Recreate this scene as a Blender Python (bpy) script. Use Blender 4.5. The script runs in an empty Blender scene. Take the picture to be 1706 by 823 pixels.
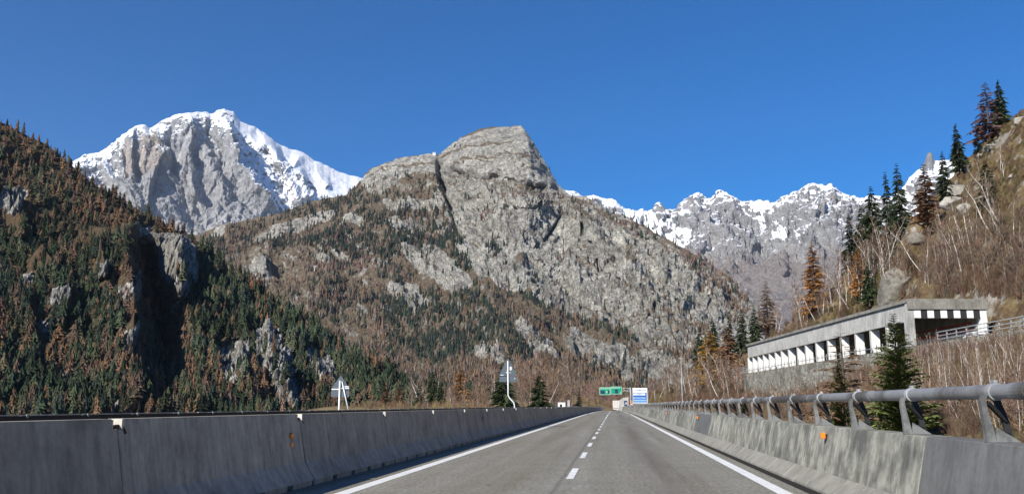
import bpy, bmesh, math, random
import numpy as np
from mathutils import Vector, Matrix

random.seed(7)
RNG = np.random.default_rng(11)
S = bpy.context.scene
COL = S.collection
R = math.radians

# ---------------------------------------------------------------- camera
FPX, CX, CY, HOR, VPX = 1480.0, 853.0, 411.5, 675.0, 1022.0
PITCH = math.atan((HOR - CY) / FPX)
YAW = math.atan((VPX - CX) / FPX * math.cos(PITCH))
EYE = np.array([0.0, 0.0, 1.47])
FW = np.array([-math.sin(YAW) * math.cos(PITCH), math.cos(YAW) * math.cos(PITCH), math.sin(PITCH)])
RT = np.array([math.cos(YAW), math.sin(YAW), 0.0])
UP = np.cross(RT, FW)
cam_d = bpy.data.cameras.new("camera")
cam = bpy.data.objects.new("camera", cam_d)
COL.objects.link(cam)
cam_d.sensor_width = 36.0
cam_d.lens = 36.0 * FPX / 1706.0
cam_d.clip_start = 0.05
cam_d.clip_end = 60000.0
cam.matrix_world = Matrix(((RT[0], UP[0], -FW[0], EYE[0]), (RT[1], UP[1], -FW[1], EYE[1]),
                           (RT[2], UP[2], -FW[2], EYE[2]), (0, 0, 0, 1)))
S.camera = cam

# ---------------------------------------------------------------- sky, sun, exposure
SUN_DIR = Vector((-0.45, -0.70, 0.55)).normalized()       # direction towards the sun (behind, to the left)
SUN_EL = math.asin(SUN_DIR.z)
SUN_AZ = math.atan2(SUN_DIR.x, SUN_DIR.y)                 # from +Y, clockwise
world = bpy.data.worlds.new("World")
S.world = world
world.use_nodes = True
wn, wl = world.node_tree.nodes, world.node_tree.links
bg = next(n for n in wn if n.type == 'BACKGROUND')
sky = wn.new('ShaderNodeTexSky')
sky.sky_type = 'NISHITA'
sky.sun_disc = False
sky.sun_elevation = SUN_EL
sky.sun_rotation = SUN_AZ
sky.altitude = 1400
sky.air_density = 1.0
sky.dust_density = 0.0
sky.ozone_density = 10.0
hs = wn.new('ShaderNodeHueSaturation')
hs.inputs['Saturation'].default_value = 1.19
wl.new(sky.outputs['Color'], hs.inputs['Color'])
wl.new(hs.outputs['Color'], bg.inputs['Color'])
bg.inputs['Strength'].default_value = 0.1
sun_d = bpy.data.lights.new("sun", 'SUN')
sun_d.energy = 5.0
sun_d.angle = R(0.53)
sun_d.color = (1.0, 0.94, 0.84)
sun = bpy.data.objects.new("sun", sun_d)
COL.objects.link(sun)
sun.rotation_euler = SUN_DIR.to_track_quat('Z', 'Y').to_euler()
sun.location = (0, 0, 50)
S.view_settings.view_transform = 'Standard'
S.view_settings.look = 'None'
S.view_settings.exposure = 0.42
S.view_settings.gamma = 1.0
S.view_settings.use_curve_mapping = False
S.cycles.max_bounces = 5
S.cycles.diffuse_bounces = 2
S.cycles.transparent_max_bounces = 4
S.cycles.volume_bounces = 0

# ---------------------------------------------------------------- maths helpers
def rays(px, py):
    px = np.asarray(px, float); py = np.asarray(py, float)
    a = (px - CX) / FPX; b = (CY - py) / FPX
    return FW + a[..., None] * RT + b[..., None] * UP

def unproj(px, py, D):
    """the point seen at photo pixel (px, py) at horizontal distance D"""
    d = rays(px, py)
    t = np.asarray(D, float) / np.hypot(d[..., 0], d[..., 1])
    return EYE + d * t[..., None]

def proj(P):
    q = np.asarray(P, float) - EYE
    z = q @ FW
    return CX + FPX * (q @ RT) / z, CY - FPX * (q @ UP) / z

_perm = np.random.default_rng(5).integers(0, 2**31, 4096)
_g = np.random.default_rng(6).normal(size=(1024, 3)); _g /= np.linalg.norm(_g, axis=1)[:, None]
_g = _g.astype(np.float32)

def gnoise(P, seed=0):
    """gradient noise, about -1..1"""
    P = np.asarray(P, np.float64)
    I = np.floor(P).astype(np.int64)
    F = (P - I).astype(np.float32)
    U = F * F * F * (F * (F * 6 - 15) + 10)
    res = 0
    for dx in (0, 1):
        wx = U[:, 0] if dx else 1 - U[:, 0]
        hx = (I[:, 0] + dx) * 73856093
        for dy in (0, 1):
            wy = wx * (U[:, 1] if dy else 1 - U[:, 1])
            hy = hx ^ ((I[:, 1] + dy) * 19349663)
            for dz in (0, 1):
                h = hy ^ ((I[:, 2] + dz) * 83492791) ^ (seed * 2654435761)
                h = (h ^ (h >> 13)) & 4095
                g = _g[_perm[h] & 1023]
                w = wy * (U[:, 2] if dz else 1 - U[:, 2])
                res = res + w * (g[:, 0] * (F[:, 0] - dx) + g[:, 1] * (F[:, 1] - dy) + g[:, 2] * (F[:, 2] - dz))
    return res * 1.5

def fbm(P, scale, octv=4, seed=0, gain=0.5, ridged=False, lac=2.03):
    shp = P.shape[:-1]
    Q = P.reshape(-1, 3) / scale
    s = 0; a = 1.0; tot = 0
    for k in range(octv):
        n = gnoise(Q, seed + k)
        if ridged:
            n = 1 - 2 * np.abs(n)
        s = s + a * n; tot += a; a *= gain; Q = Q * lac + 17.3
    return (s / tot).reshape(shp)

def ridgy(P, scale, octv=6, seed=0, lac=2.13, H=0.9, gain=1.8):
    """ridged multifractal, mean about 0: sharp crests, worn hollows"""
    shp = P.shape[:-1]
    Q = P.reshape(-1, 3) / scale
    s = 0; w = 1.0; f = 1.0; tot = 0
    for k in range(octv):
        n = (1 - np.abs(gnoise(Q, seed + k) * 1.15)) ** 2
        n = n * w
        w = np.clip(n * gain, 0, 1)
        s = s + n * f; tot += f; f *= lac ** -H; Q = Q * lac + 11.7
    s = s / tot
    return (s - s.mean()).reshape(shp) * 1.6

def facet(P, scale, seed=0, tilt=0.9, warp=0.25):
    """broken rock: every cell is its own tilted plane"""
    shp = P.shape[:-1]
    Q = (P.reshape(-1, 3) / scale)
    if warp: Q = Q + warp * gnoise(Q * 1.7, seed + 50)[:, None]
    I = np.floor(Q).astype(np.int64); best = np.full(len(Q), 1e9); h = np.zeros(len(Q))
    for dx in (-1, 0, 1):
        for dy in (-1, 0, 1):
            for dz in (-1, 0, 1):
                c = I + np.array([dx, dy, dz])
                k = (c[:, 0] * 73856093) ^ (c[:, 1] * 19349663) ^ (c[:, 2] * 83492791) ^ (seed * 2654435761)
                k = _perm[(k ^ (k >> 13)) & 4095]
                j = np.stack([(k & 255), (k >> 8) & 255, (k >> 16) & 255], 1) / 255.0
                r = Q - (c + j); d = (r * r).sum(1); m = d < best
                hv = ((k >> 5) & 1023) / 511.5 - 1 + 2 * tilt * (r * _g[(k >> 3) & 1023]).sum(1)
                best = np.where(m, d, best); h = np.where(m, hv, h)
    return h.reshape(shp)

def sstep(a, b, x):
    t = np.clip((x - a) / (b - a), 0, 1)
    return t * t * (3 - 2 * t)

def in_poly(px, py, poly):
    inside = np.zeros(px.shape, bool)
    n = len(poly)
    for i in range(n):
        x1, y1 = poly[i]; x2, y2 = poly[(i + 1) % n]
        if y1 == y2: continue
        c = ((y1 > py) != (y2 > py)) & (px < (x2 - x1) * (py - y1) / (y2 - y1) + x1)
        inside ^= c
    return inside.astype(float)

def line_dist(px, py, pl):
    """distance to a polyline in photo pixels, signed side (+ = right of it) and position along it"""
    best = np.full(px.shape, 1e9); side = np.zeros(px.shape); along = np.zeros(px.shape)
    L = 0; segs = []
    for (a, b) in zip(pl[:-1], pl[1:]):
        segs.append(math.hypot(b[0] - a[0], b[1] - a[1]))
    tot = sum(segs)
    for (a, b), sl in zip(zip(pl[:-1], pl[1:]), segs):
        vx, vy = b[0] - a[0], b[1] - a[1]
        t = np.clip(((px - a[0]) * vx + (py - a[1]) * vy) / (sl * sl), 0, 1)
        dx = px - a[0] - t * vx; dy = py - a[1] - t * vy
        d = np.hypot(dx, dy)
        s = np.where(vx * dy - vy * dx < 0, 1.0, -1.0)   # pointing down the photo: + is right
        m = d < best
        best = np.where(m, d, best); side = np.where(m, s, side); along = np.where(m, (L + t * sl) / tot, along)
        L += sl
    return best, side, along

# ---------------------------------------------------------------- object helpers
def tag(o, label=None, cat=None, group=None, kind=None):
    if label: o['label'] = label
    if cat: o['category'] = cat
    if group: o['group'] = group
    if kind: o['kind'] = kind
    return o

def empty(name, loc=(0, 0, 0), rz=0.0, label=None, cat=None, group=None):
    o = bpy.data.objects.new(name, None)
    COL.objects.link(o)
    o.empty_display_size = 0.3
    o.location = loc; o.rotation_euler = (0, 0, rz)
    return tag(o, label, cat, group)

def link(name, me, mats=None, parent=None, loc=None):
    o = bpy.data.objects.new(name, me)
    COL.objects.link(o)
    if mats is not None and len(me.materials) == 0:
        for m in (mats if isinstance(mats, (list, tuple)) else [mats]):
            me.materials.append(m)
    if parent: o.parent = parent
    if loc is not None: o.location = loc
    return o

def npmesh(name, V, F, smooth=False, attrs=None, midx=None):
    """V (n,3); F (m,3) or (m,4); attrs {name: array n or (n,3)}"""
    V = np.asarray(V, np.float32); F = np.asarray(F, np.int32)
    me = bpy.data.meshes.new(name)
    k = F.shape[1]
    me.vertices.add(len(V)); me.vertices.foreach_set('co', V.ravel())
    me.loops.add(F.size); me.loops.foreach_set('vertex_index', F.ravel())
    me.polygons.add(len(F))
    me.polygons.foreach_set('loop_start', np.arange(0, F.size, k, dtype=np.int32))
    me.polygons.foreach_set('loop_total', np.full(len(F), k, np.int32))
    me.polygons.foreach_set('use_smooth', np.full(len(F), bool(smooth)))
    if midx is not None: me.polygons.foreach_set('material_index', np.asarray(midx, np.int32))
    for n, a in (attrs or {}).items():
        a = np.asarray(a, np.float32)
        if a.ndim == 1:
            at = me.attributes.new(n, 'FLOAT', 'POINT'); at.data.foreach_set('value', a)
        else:
            c4 = np.ones((len(a), 4), np.float32); c4[:, :3] = a
            at = me.attributes.new(n, 'FLOAT_COLOR', 'POINT'); at.data.foreach_set('color', c4.ravel())
    me.update(calc_edges=True)
    me.validate()
    return me

def grid_faces(nr, nc):
    i = np.arange(nr - 1)[:, None] * nc + np.arange(nc - 1)[None, :]
    i = i.ravel()
    return np.stack([i, i + 1, i + nc + 1, i + nc], 1)

class MB:
    """collects shapes for ONE mesh object"""
    def __init__(s): s.v = []; s.f = []
    def add(s, vs, fs):
        k = len(s.v); s.v += [tuple(v) for v in vs]; s.f += [tuple(i + k for i in f) for f in fs]
        return s
    def box(s, x0, x1, y0, y1, z0, z1):
        return s.add([(x0, y0, z0), (x1, y0, z0), (x1, y1, z0), (x0, y1, z0), (x0, y0, z1), (x1, y0, z1), (x1, y1, z1), (x0, y1, z1)],
                     [(0, 3, 2, 1), (4, 5, 6, 7), (0, 1, 5, 4), (1, 2, 6, 5), (2, 3, 7, 6), (3, 0, 4, 7)])
    def bar(s, a, b, w, h=None, up=(0, 0, 1)):
        a = Vector(a); b = Vector(b); h = h or w
        d = (b - a).normalized(); sx = d.cross(Vector(up))
        if sx.length < 1e-4: sx = d.cross(Vector((1, 0, 0)))
        sx.normalize(); uz = sx.cross(d)
        vs = [p + sx * (i * w / 2) + uz * (j * h / 2) for p in (a, b) for i, j in ((-1, -1), (1, -1), (1, 1), (-1, 1))]
        return s.add(vs, [(0, 1, 2, 3), (7, 6, 5, 4), (0, 4, 5, 1), (1, 5, 6, 2), (2, 6, 7, 3), (3, 7, 4, 0)])
    def tube(s, pts, r, n=10, cap=True):
        rs = r if isinstance(r, (list, tuple)) else [r] * len(pts)
        pts = [Vector(p) for p in pts]; vs = []; fs = []
        for i, p in enumerate(pts):
            d = (pts[min(i + 1, len(pts) - 1)] - pts[max(i - 1, 0)]).normalized()
            a = d.cross(Vector((0, 0, 1)))
            if a.length < 1e-3: a = d.cross(Vector((1, 0, 0)))
            a.normalize(); b = d.cross(a)
            for k in range(n):
                t = 2 * math.pi * k / n
                vs.append(p + (a * math.cos(t) + b * math.sin(t)) * rs[i])
        for i in range(len(pts) - 1):
            for k in range(n):
                k2 = (k + 1) % n
                fs.append((i * n + k, i * n + k2, (i + 1) * n + k2, (i + 1) * n + k))
        if cap:
            fs.append(tuple(range(n - 1, -1, -1))); fs.append(tuple((len(pts) - 1) * n + k for k in range(n)))
        return s.add(vs, fs)
    def prism(s, prof, y0, y1):
        """closed x-z profile run from y0 to y1"""
        n = len(prof)
        vs = [(x, y0, z) for x, z in prof] + [(x, y1, z) for x, z in prof]
        fs = [(i, (i + 1) % n, (i + 1) % n + n, i + n) for i in range(n)]
        fs += [tuple(range(n - 1, -1, -1)), tuple(range(n, 2 * n))]
        return s.add(vs, fs)
    def build(s, name, mat, parent=None, smooth=False, bevel=0.0, loc=None):
        me = bpy.data.meshes.new(name)
        me.from_pydata(s.v, [], s.f); me.update()
        bm = bmesh.new(); bm.from_mesh(me)
        bmesh.ops.recalc_face_normals(bm, faces=bm.faces)
        if bevel:
            bmesh.ops.bevel(bm, geom=[e for e in bm.edges if len(e.link_faces) == 2 and e.calc_face_angle(0) > 0.5],
                            offset=bevel, segments=1, affect='EDGES')
        bm.to_mesh(me); bm.free()
        if smooth:
            for p in me.polygons: p.use_smooth = True
        return link(name, me, mat, parent, loc)

# ---------------------------------------------------------------- materials
class NT:
    """thin wrapper that keeps node code short"""
    def __init__(s, name, rough=0.9, spec=0.2):
        s.m = bpy.data.materials.new(name); s.m.use_nodes = True
        s.t = s.m.node_tree; s.n = s.t.nodes; s.l = s.t.links
        s.b = next(n for n in s.n if n.type == 'BSDF_PRINCIPLED')
        s.b.inputs['Roughness'].default_value = rough
        s.b.inputs['Specular IOR Level'].default_value = spec
        s.geo = None
    def pos(s):
        if s.geo is None: s.geo = s.n.new('ShaderNodeNewGeometry')
        return s.geo.outputs['Position']
    def objco(s):
        return s.n.new('ShaderNodeTexCoord').outputs['Object']
    def mapv(s, vec, scale=(1, 1, 1), rot=(0, 0, 0)):
        m = s.n.new('ShaderNodeMapping'); s.l.new(vec, m.inputs['Vector'])
        m.inputs['Scale'].default_value = scale; m.inputs['Rotation'].default_value = rot
        return m.outputs[0]
    def noise(s, scale, detail=6, rough=0.6, vec=None, dist=0.0):
        n = s.n.new('ShaderNodeTexNoise'); n.inputs['Scale'].default_value = scale
        n.inputs['Detail'].default_value = detail; n.inputs['Roughness'].default_value = rough
        n.inputs['Distortion'].default_value = dist
        s.l.new(vec if vec is not None else s.pos(), n.inputs['Vector'])
        return n.outputs['Fac']
    def voro(s, scale, vec=None, feature='F1', out='Distance'):
        n = s.n.new('ShaderNodeTexVoronoi'); n.feature = feature; n.inputs['Scale'].default_value = scale
        s.l.new(vec if vec is not None else s.pos(), n.inputs['Vector'])
        return n.outputs[out]
    def attr(s, name, color=False):
        n = s.n.new('ShaderNodeAttribute'); n.attribute_name = name
        return n.outputs['Color' if color else 'Fac']
    def ramp(s, fac, stops):
        n = s.n.new('ShaderNodeValToRGB'); cr = n.color_ramp
        while len(cr.elements) > 1: cr.elements.remove(cr.elements[-1])
        for i, (p, c) in enumerate(stops):
            e = cr.elements[0] if i == 0 else cr.elements.new(p)
            e.position = p
            if not isinstance(c, (tuple, list)): c = (c, c, c)
            e.color = (c[0], c[1], c[2], 1)
        s.l.new(fac, n.inputs['Fac'])
        return n.outputs['Color']
    def math(s, op, a, b=None, clamp=False):
        n = s.n.new('ShaderNodeMath'); n.operation = op; n.use_clamp = clamp
        for i, x in enumerate((a, b)):
            if x is None: continue
            if isinstance(x, (int, float)): n.inputs[i].default_value = x
            else: s.l.new(x, n.inputs[i])
        return n.outputs[0]
    def mix(s, fac, a, b, mode='MIX'):
        n = s.n.new('ShaderNodeMix'); n.data_type = 'RGBA'; n.blend_type = mode
        for sock, x in ((n.inputs[0], fac), (n.inputs[6], a), (n.inputs[7], b)):
            if isinstance(x, (int, float)): sock.default_value = x
            elif isinstance(x, (tuple, list)): sock.default_value = (x[0], x[1], x[2], 1)
            else: s.l.new(x, sock)
        return n.outputs[2]
    def mask(s, a, noise, k=0.6, w=0.08, thr=0.5):
        """soft attribute a broken up by noise into a crisp-edged mask"""
        v = s.math('ADD', a, s.math('MULTIPLY', s.math('SUBTRACT', noise, 0.5), k))
        return s.ramp(v, [(max(0, thr - w), 0.0), (min(1, thr + w), 1.0)])
    def bump(s, h, dist=1.0, strength=1.0, prev=None):
        n = s.n.new('ShaderNodeBump'); n.inputs['Distance'].default_value = dist
        n.inputs['Strength'].default_value = strength
        s.l.new(h, n.inputs['Height'])
        if prev is not None: s.l.new(prev, n.inputs['Normal'])
        s.l.new(n.outputs[0], s.b.inputs['Normal'])
        return n.outputs[0]
    def color(s, c):
        if isinstance(c, (tuple, list)): s.b.inputs['Base Color'].default_value = (c[0], c[1], c[2], 1)
        else: s.l.new(c, s.b.inputs['Base Color'])
        return s
    def normal_z(s):
        s.pos()
        n = s.n.new('ShaderNodeSeparateXYZ'); s.l.new(s.geo.outputs['Normal'], n.inputs[0])
        return n.outputs[2]

# ================================================================ mountains
def interp(pts):
    xs = np.array([p[0] for p in pts], float); ys = np.array([p[1] for p in pts], float)
    return lambda x: np.interp(x, xs, ys)

def relief(name, x0, x1, nc, nr, ridge, foot, dfoot, dridge, curve, features, disp, masks, mat,
           jag=(0, 1), back=0.25, nback=14, warp=6.0, edge=0.25, fscale=1.0):
    """a mountainside as one sheet of real relief. ridge/foot: photo outline; dfoot/dridge: metres away;
    curve: how the slope steepens; features: ribs and gullies; disp(P,n,px,py,t): metres along the normal"""
    px1 = np.linspace(x0, x1, nc); t1 = np.linspace(0, 1, nr)
    ry = ridge(px1)
    rp = np.stack([px1 * 1.0, np.zeros(nc), np.zeros(nc)], 1)
    ry = ry + jag[0] * fbm(rp, jag[1], 4, 91, 0.6)
    fy = foot(px1)
    PX = np.broadcast_to(px1, (nr, nc)).copy()
    PY = fy[None] + (ry - fy)[None] * t1[:, None]
    T = np.broadcast_to(t1[:, None], (nr, nc))
    D0 = dfoot(px1)[None]; D1 = dridge(px1)[None]
    D = D0 + (D1 - D0) * curve(T)
    # warped photo coordinates give ragged, natural edges to features and masks
    W0 = np.stack([PX / 40.0, PY / 40.0, PX * 0], -1)
    wx = PX + warp * fbm(W0, 1.0, 4, 31); wy = PY + warp * fbm(W0 + 50, 1.0, 4, 32)
    mpp = D / FPX
    taper = 1 - (1 - edge) * sstep(0.86, 1.0, T)
    P = unproj(PX, PY, D)
    du = np.gradient(P, axis=1); dv = np.gradient(P, axis=0)
    N = np.cross(du, dv); N /= np.linalg.norm(N, axis=-1)[..., None] + 1e-9
    for (pl, wl, wr, amp) in features:
        d, sd, al = line_dist(wx, wy, pl)
        w = np.where(sd > 0, wr, wl)
        q = np.clip(1 - d / w, 0, 1)
        ends = sstep(0, 0.12, al) * sstep(0, 0.12, 1 - al) * 0.9 + 0.1
        D = D - fscale * amp * q ** 1.3 * mpp / mpp.mean() * taper * np.where(al <= 0.0, 0.6, 1) * np.where(al >= 1, 0.6, 1) * ends
    P = unproj(PX, PY, D)
    h = disp(P, N, wx, wy, T) * taper
    P = P + N * h[..., None]
    mk = {k: np.clip(f(wx, wy, P, T), 0, 1) for k, f in masks.items()}
    # back of the mountain
    rd = P[-1] - EYE; rd[:, 2] = 0; rl = np.linalg.norm(rd, axis=1)[:, None]; rd /= rl
    rows = []
    H = P[-1, :, 2] - P[0, :, 2].min()
    for k in range(1, nback + 1):
        f = (k / nback) ** 1.3
        Q = P[-1] + rd * (f * back * rl)
        Q[:, 2] -= H * f * 1.05 + 0.02 * H * min(1, k)
        Q += (fbm(Q, H.max() * 0.3, 3, 77) * H.max() * 0.05 * min(1, k / 3))[:, None] * np.array([0.3, 0.3, 1])
        rows.append(Q)
    A = np.concatenate([P] + [r[None] for r in rows], 0)
    attrs = {k: np.concatenate([m] + [m[-1:]] * nback, 0).ravel() for k, m in mk.items()}
    me = npmesh(name, A.reshape(-1, 3), grid_faces(nr + nback, nc), True, attrs)
    o = link(name, me, mat)
    return o, P, N, PX, PY, mk

# ---- rock, snow, heath
def mountain_mat(name, rock_stops, sc, bumps, heath=None, snow=False, pale=None, strat=None, tint=None, cracks=(), snz=0.7, grit=()):
    k = NT(name, 0.95, 0.1)
    n1 = k.noise(sc[0], 8, 0.62); n2 = k.noise(sc[1], 8, 0.65)
    col = k.ramp(n1, rock_stops)
    col = k.mix(0.75, col, k.ramp(n2, [(0.3, 0.62), (0.5, 0.98), (0.7, 1.35)]), 'MULTIPLY')
    if strat:
        v = k.mapv(k.pos(), strat[0], strat[1])
        n3 = k.noise(strat[2], 7, 0.7, v)
        col = k.mix(0.8, col, k.ramp(n3, [(0.34, 0.5), (0.45, 0.95), (0.62, 1.1), (0.72, 1.35)]), 'MULTIPLY')
    if cracks:
        wn_ = k.n.new('ShaderNodeTexNoise'); wn_.inputs['Scale'].default_value = cracks[0][0] * 0.7; wn_.inputs['Detail'].default_value = 4
        k.l.new(k.pos(), wn_.inputs['Vector'])
        vm = k.n.new('ShaderNodeVectorMath'); vm.operation = 'MULTIPLY_ADD'
        k.l.new(wn_.outputs['Color'], vm.inputs[0]); vm.inputs[1].default_value = (1.1 / cracks[0][0],) * 3; k.l.new(k.pos(), vm.inputs[2])
        for (cs, cw, cst, cmap) in cracks:
            vv = k.mapv(vm.outputs[0], *cmap)
            e = k.voro(cs, vv, 'DISTANCE_TO_EDGE')
            col = k.mix(cst, col, k.ramp(e, [(0.0, 0.28), (cw * .5, 0.75), (cw, 1.0), (cw * 3, 1.12)]), 'MULTIPLY')
    for (gs, g0, g1, gz) in grit:
        gn = k.noise(gs, 5, 0.75, k.mapv(k.pos(), (1, 1, gz)))
        col = k.mix(1.0, col, k.ramp(gn, [(0.36, g0), (0.5, 1.0), (0.64, g1)]), 'MULTIPLY')
    if tint:
        col = k.mix(k.mask(k.attr('tint'), n1, 0.8, 0.2), col, k.mix(0.85, col, tint, 'MULTIPLY'))
    if pale:
        col = k.mix(k.mask(k.attr('pale'), n2, 0.5, 0.12), col, k.mix(0.35, pale, col))
    if heath:
        hn = k.noise(sc[1] * 1.7, 7, 0.7)
        hc = k.ramp(hn, heath)
        nz = k.math('MULTIPLY', k.math('SUBTRACT', k.normal_z(), 0.55), 0.55)
        col = k.mix(k.mask(k.math('ADD', k.attr('heath'), nz), n2, 1.0, 0.1), col, hc)
    hs = None
    if snow:
        sn = k.noise(sc[1] * 1.3, 9, 0.75, k.mapv(k.pos(), (1, 1, 0.4)))
        nz = k.math('MULTIPLY', k.math('SUBTRACT', k.normal_z(), 0.5), snz)
        ms = k.mask(k.math('ADD', k.attr('snow'), nz), sn, 1.5, 0.05)
        col = k.mix(ms, col, (0.80, 0.82, 0.86))
        hs = ms
    k.color(col)
    prev = None
    for (scale, dist, rg) in bumps:
        b = k.noise(scale, 8, rg)
        if hs is not None: b = k.math('MULTIPLY', b, k.math('SUBTRACT', 1.0, k.math('MULTIPLY', hs, 0.75)))
        prev = k.bump(b, dist, 1.0, prev)
    return k.m

def blur(m, k):
    for ax in (0, 1):
        a = m; s = m.copy()
        for i in range(1, k + 1):
            s = s + np.roll(a, i, ax) + np.roll(a, -i, ax)
        m = s / (2 * k + 1)
    return m

C1 = lambda p: (lambda t: t ** p)

# ================================================================ A. snow mountain, left rear
ridgeA = interp([(-60, 300), (60, 300), (100, 278), (135, 258), (165, 252), (185, 240), (200, 228), (222, 213), (236, 209), (250, 212), (262, 206), (270, 200), (285, 196),
                 (300, 190), (330, 185), (345, 183), (353, 188), (360, 184), (375, 182), (388, 187), (400, 203), (425, 213), (440, 220), (460, 237),
                 (485, 248), (505, 255), (523, 268), (545, 277), (570, 288), (600, 296), (640, 306), (720, 325), (800, 345)])
featA = [
    ([(222, 212), (219, 240), (217, 275), (226, 300)], 14, 5, 260),
    ([(243, 212), (243, 260), (240, 290)], 9, 7, 130),
    ([(258, 205), (262, 240), (256, 268)], 9, 10, 150),
    ([(282, 250), (262, 275), (250, 310), (245, 345)], 22, 9, 330),
    ([(292, 200), (283, 240), (290, 290), (310, 340), (330, 375)], 12, 8, -150),
    ([(318, 190), (318, 225), (312, 260), (330, 330)], 20, 14, 260),
    ([(352, 190), (350, 215), (370, 250), (365, 300)], 8, 8, -120),
    ([(379, 185), (385, 230), (396, 275), (425, 315), (470, 345)], 34, 9, 420),
    ([(340, 240), (360, 290), (385, 340)], 20, 12, 160),
    ([(432, 225), (458, 250), (478, 290), (500, 325), (527, 330)], 26, 10, 360),
    ([(500, 257), (490, 280), (510, 300)], 14, 12, 120),
    ([(524, 268), (530, 290), (548, 310)], 12, 12, 110),
    ([(165, 255), (180, 280), (205, 305), (235, 350)], 12, 10, 180),
    ([(200, 230), (195, 262), (208, 290)], 10, 9, 150),
    ([(205, 290), (222, 320), (262, 380)], 14, 14, 200),
    ([(300, 300), (330, 340), (350, 400)], 14, 14, -120),
    ([(420, 215), (440, 240), (465, 300)], 10, 8, -120),
]
def dispA(P, N, x, y, T):
    Q = P.copy(); Q[..., 2] *= 0.45                        # ribs run down the face
    Q = Q + 90 * np.stack([fbm(P, 300, 3, 7), fbm(P, 300, 3, 8), 0 * T], -1)
    sm = blur(1 - .85 * in_poly(x, y, [(385, 180), (610, 290), (640, 340), (570, 335), (505, 300), (470, 268), (430, 240), (392, 215)]), 4)
    return (150 * ridgy(Q, 760, 8, 3, H=.85) + 17 * facet(P * np.array([1, 1, .35]), 120, 12) + 9 * facet(P, 50, 13)) * sm
def snowA(x, y, P, T):
    # rock below this line, snow above
    line = interp([(-60, 300), (130, 300), (170, 300), (205, 262), (215, 240), (250, 232), (262, 246), (285, 238), (300, 215), (325, 208), (345, 225),
                   (380, 236), (395, 272), (417, 308), (450, 326), (480, 350), (540, 380), (800, 400)])
    d = line(x) - y
    n = fbm(P, 420, 4, 21)
    s = 0.50 + 0.27 * np.tanh(d / 48) + 0.16 * n
    s += 0.30 * sstep(250, 160, np.hypot((x - 545) * 0.9, (y - 300) * 1.6) + 70) + 0.16 * sstep(12, 0, y - ridgeA(x))
    s -= 0.2 * in_poly(x, y, [(205, 245), (232, 238), (258, 240), (262, 285), (210, 290)])
    s = s - 0.30 * sstep(-4, -26, d)
    s += 0.5 * blur(in_poly(x, y, [(395, 195), (610, 290), (640, 340), (570, 330), (505, 295), (470, 262), (430, 235)]), 3)
    s += 0.2 * in_poly(x, y, [(345, 186), (400, 205), (480, 250), (600, 296), (600, 330), (540, 325), (470, 290), (430, 250), (390, 225), (350, 205)])
    return s
matA = mountain_mat("far_rock_and_snow", [(0.3, (0.29, 0.295, 0.305)), (0.5, (0.37, 0.37, 0.375)), (0.7, (0.46, 0.455, 0.45))], (0.004, 0.018),
                    [(0.012, 45, 0.66), (0.05, 14, 0.7)], snow=True, tint=(1.12, 0.98, 0.86), snz=0.9, grit=[(0.035, .72, 1.25, .4)],
                    strat=((1, 1, 0.35), (0, R(14), 0), 0.014))
snow_mountain, *_ = relief("snow_mountain", -60, 800, 620, 300, ridgeA, interp([(-60, 500), (800, 470)]),
    interp([(-60, 8200), (800, 8600)]), interp([(-60, 9900), (350, 10500), (800, 11500)]), C1(0.85), featA, dispA,
    {'snow': snowA, 'tint': lambda x, y, P, T: 0.75 * in_poly(x, y, [(200, 235), (262, 225), (275, 250), (262, 285), (205, 290)]) + 0.2},
    matA, jag=(2.2, 14), edge=0.3, warp=7, fscale=0.85)
snow_mountain['kind'] = 'structure'

# ================================================================ B. jagged snow range, right rear
ridgeB = interp([(850, 300), (940, 316), (985, 325), (1000, 330), (1020, 335), (1055, 346), (1085, 348), (1098, 338), (1110, 352), (1130, 351), (1150, 326), (1160, 322), (1168, 325),
                 (1176, 333), (1185, 330), (1198, 321), (1208, 325), (1222, 332), (1235, 337), (1262, 337), (1290, 333), (1330, 321), (1345, 310), (1353, 305), (1366, 313),
                 (1378, 313), (1384, 309), (1392, 316), (1402, 326), (1430, 333), (1465, 331), (1495, 322), (1510, 305), (1522, 292), (1535, 279), (1541, 270),
                 (1545, 257), (1548, 254), (1553, 256), (1556, 268), (1575, 268), (1600, 270), (1640, 280), (1760, 300)])
featB = [
    ([(1157, 323), (1165, 350), (1150, 380)], 16, 14, 180),
    ([(1200, 322), (1190, 350), (1180, 390), (1165, 420)], 26, 16, 320),
    ([(1200, 322), (1225, 355), (1250, 390), (1262, 420)], 16, 22, 240),
    ([(1353, 306), (1330, 340), (1310, 370)], 22, 14, 200),
    ([(1384, 310), (1375, 345), (1362, 385), (1350, 430)], 26, 16, 320),
    ([(1262, 395), (1245, 425), (1210, 450), (1190, 480)], 26, 20, 260),
    ([(1262, 395), (1290, 430), (1310, 470)], 16, 22, 220),
    ([(1098, 340), (1100, 360), (1090, 385)], 10, 10, 90),
    ([(1320, 420), (1330, 460), (1300, 490)], 16, 14, -150),
    ([(1548, 258), (1540, 290), (1530, 330)], 14, 12, 160),
    ([(1020, 338), (1060, 370), (1090, 400)], 16, 16, 120),
    ([(1400, 326), (1405, 370), (1390, 420)], 20, 16, 180),
]
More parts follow.
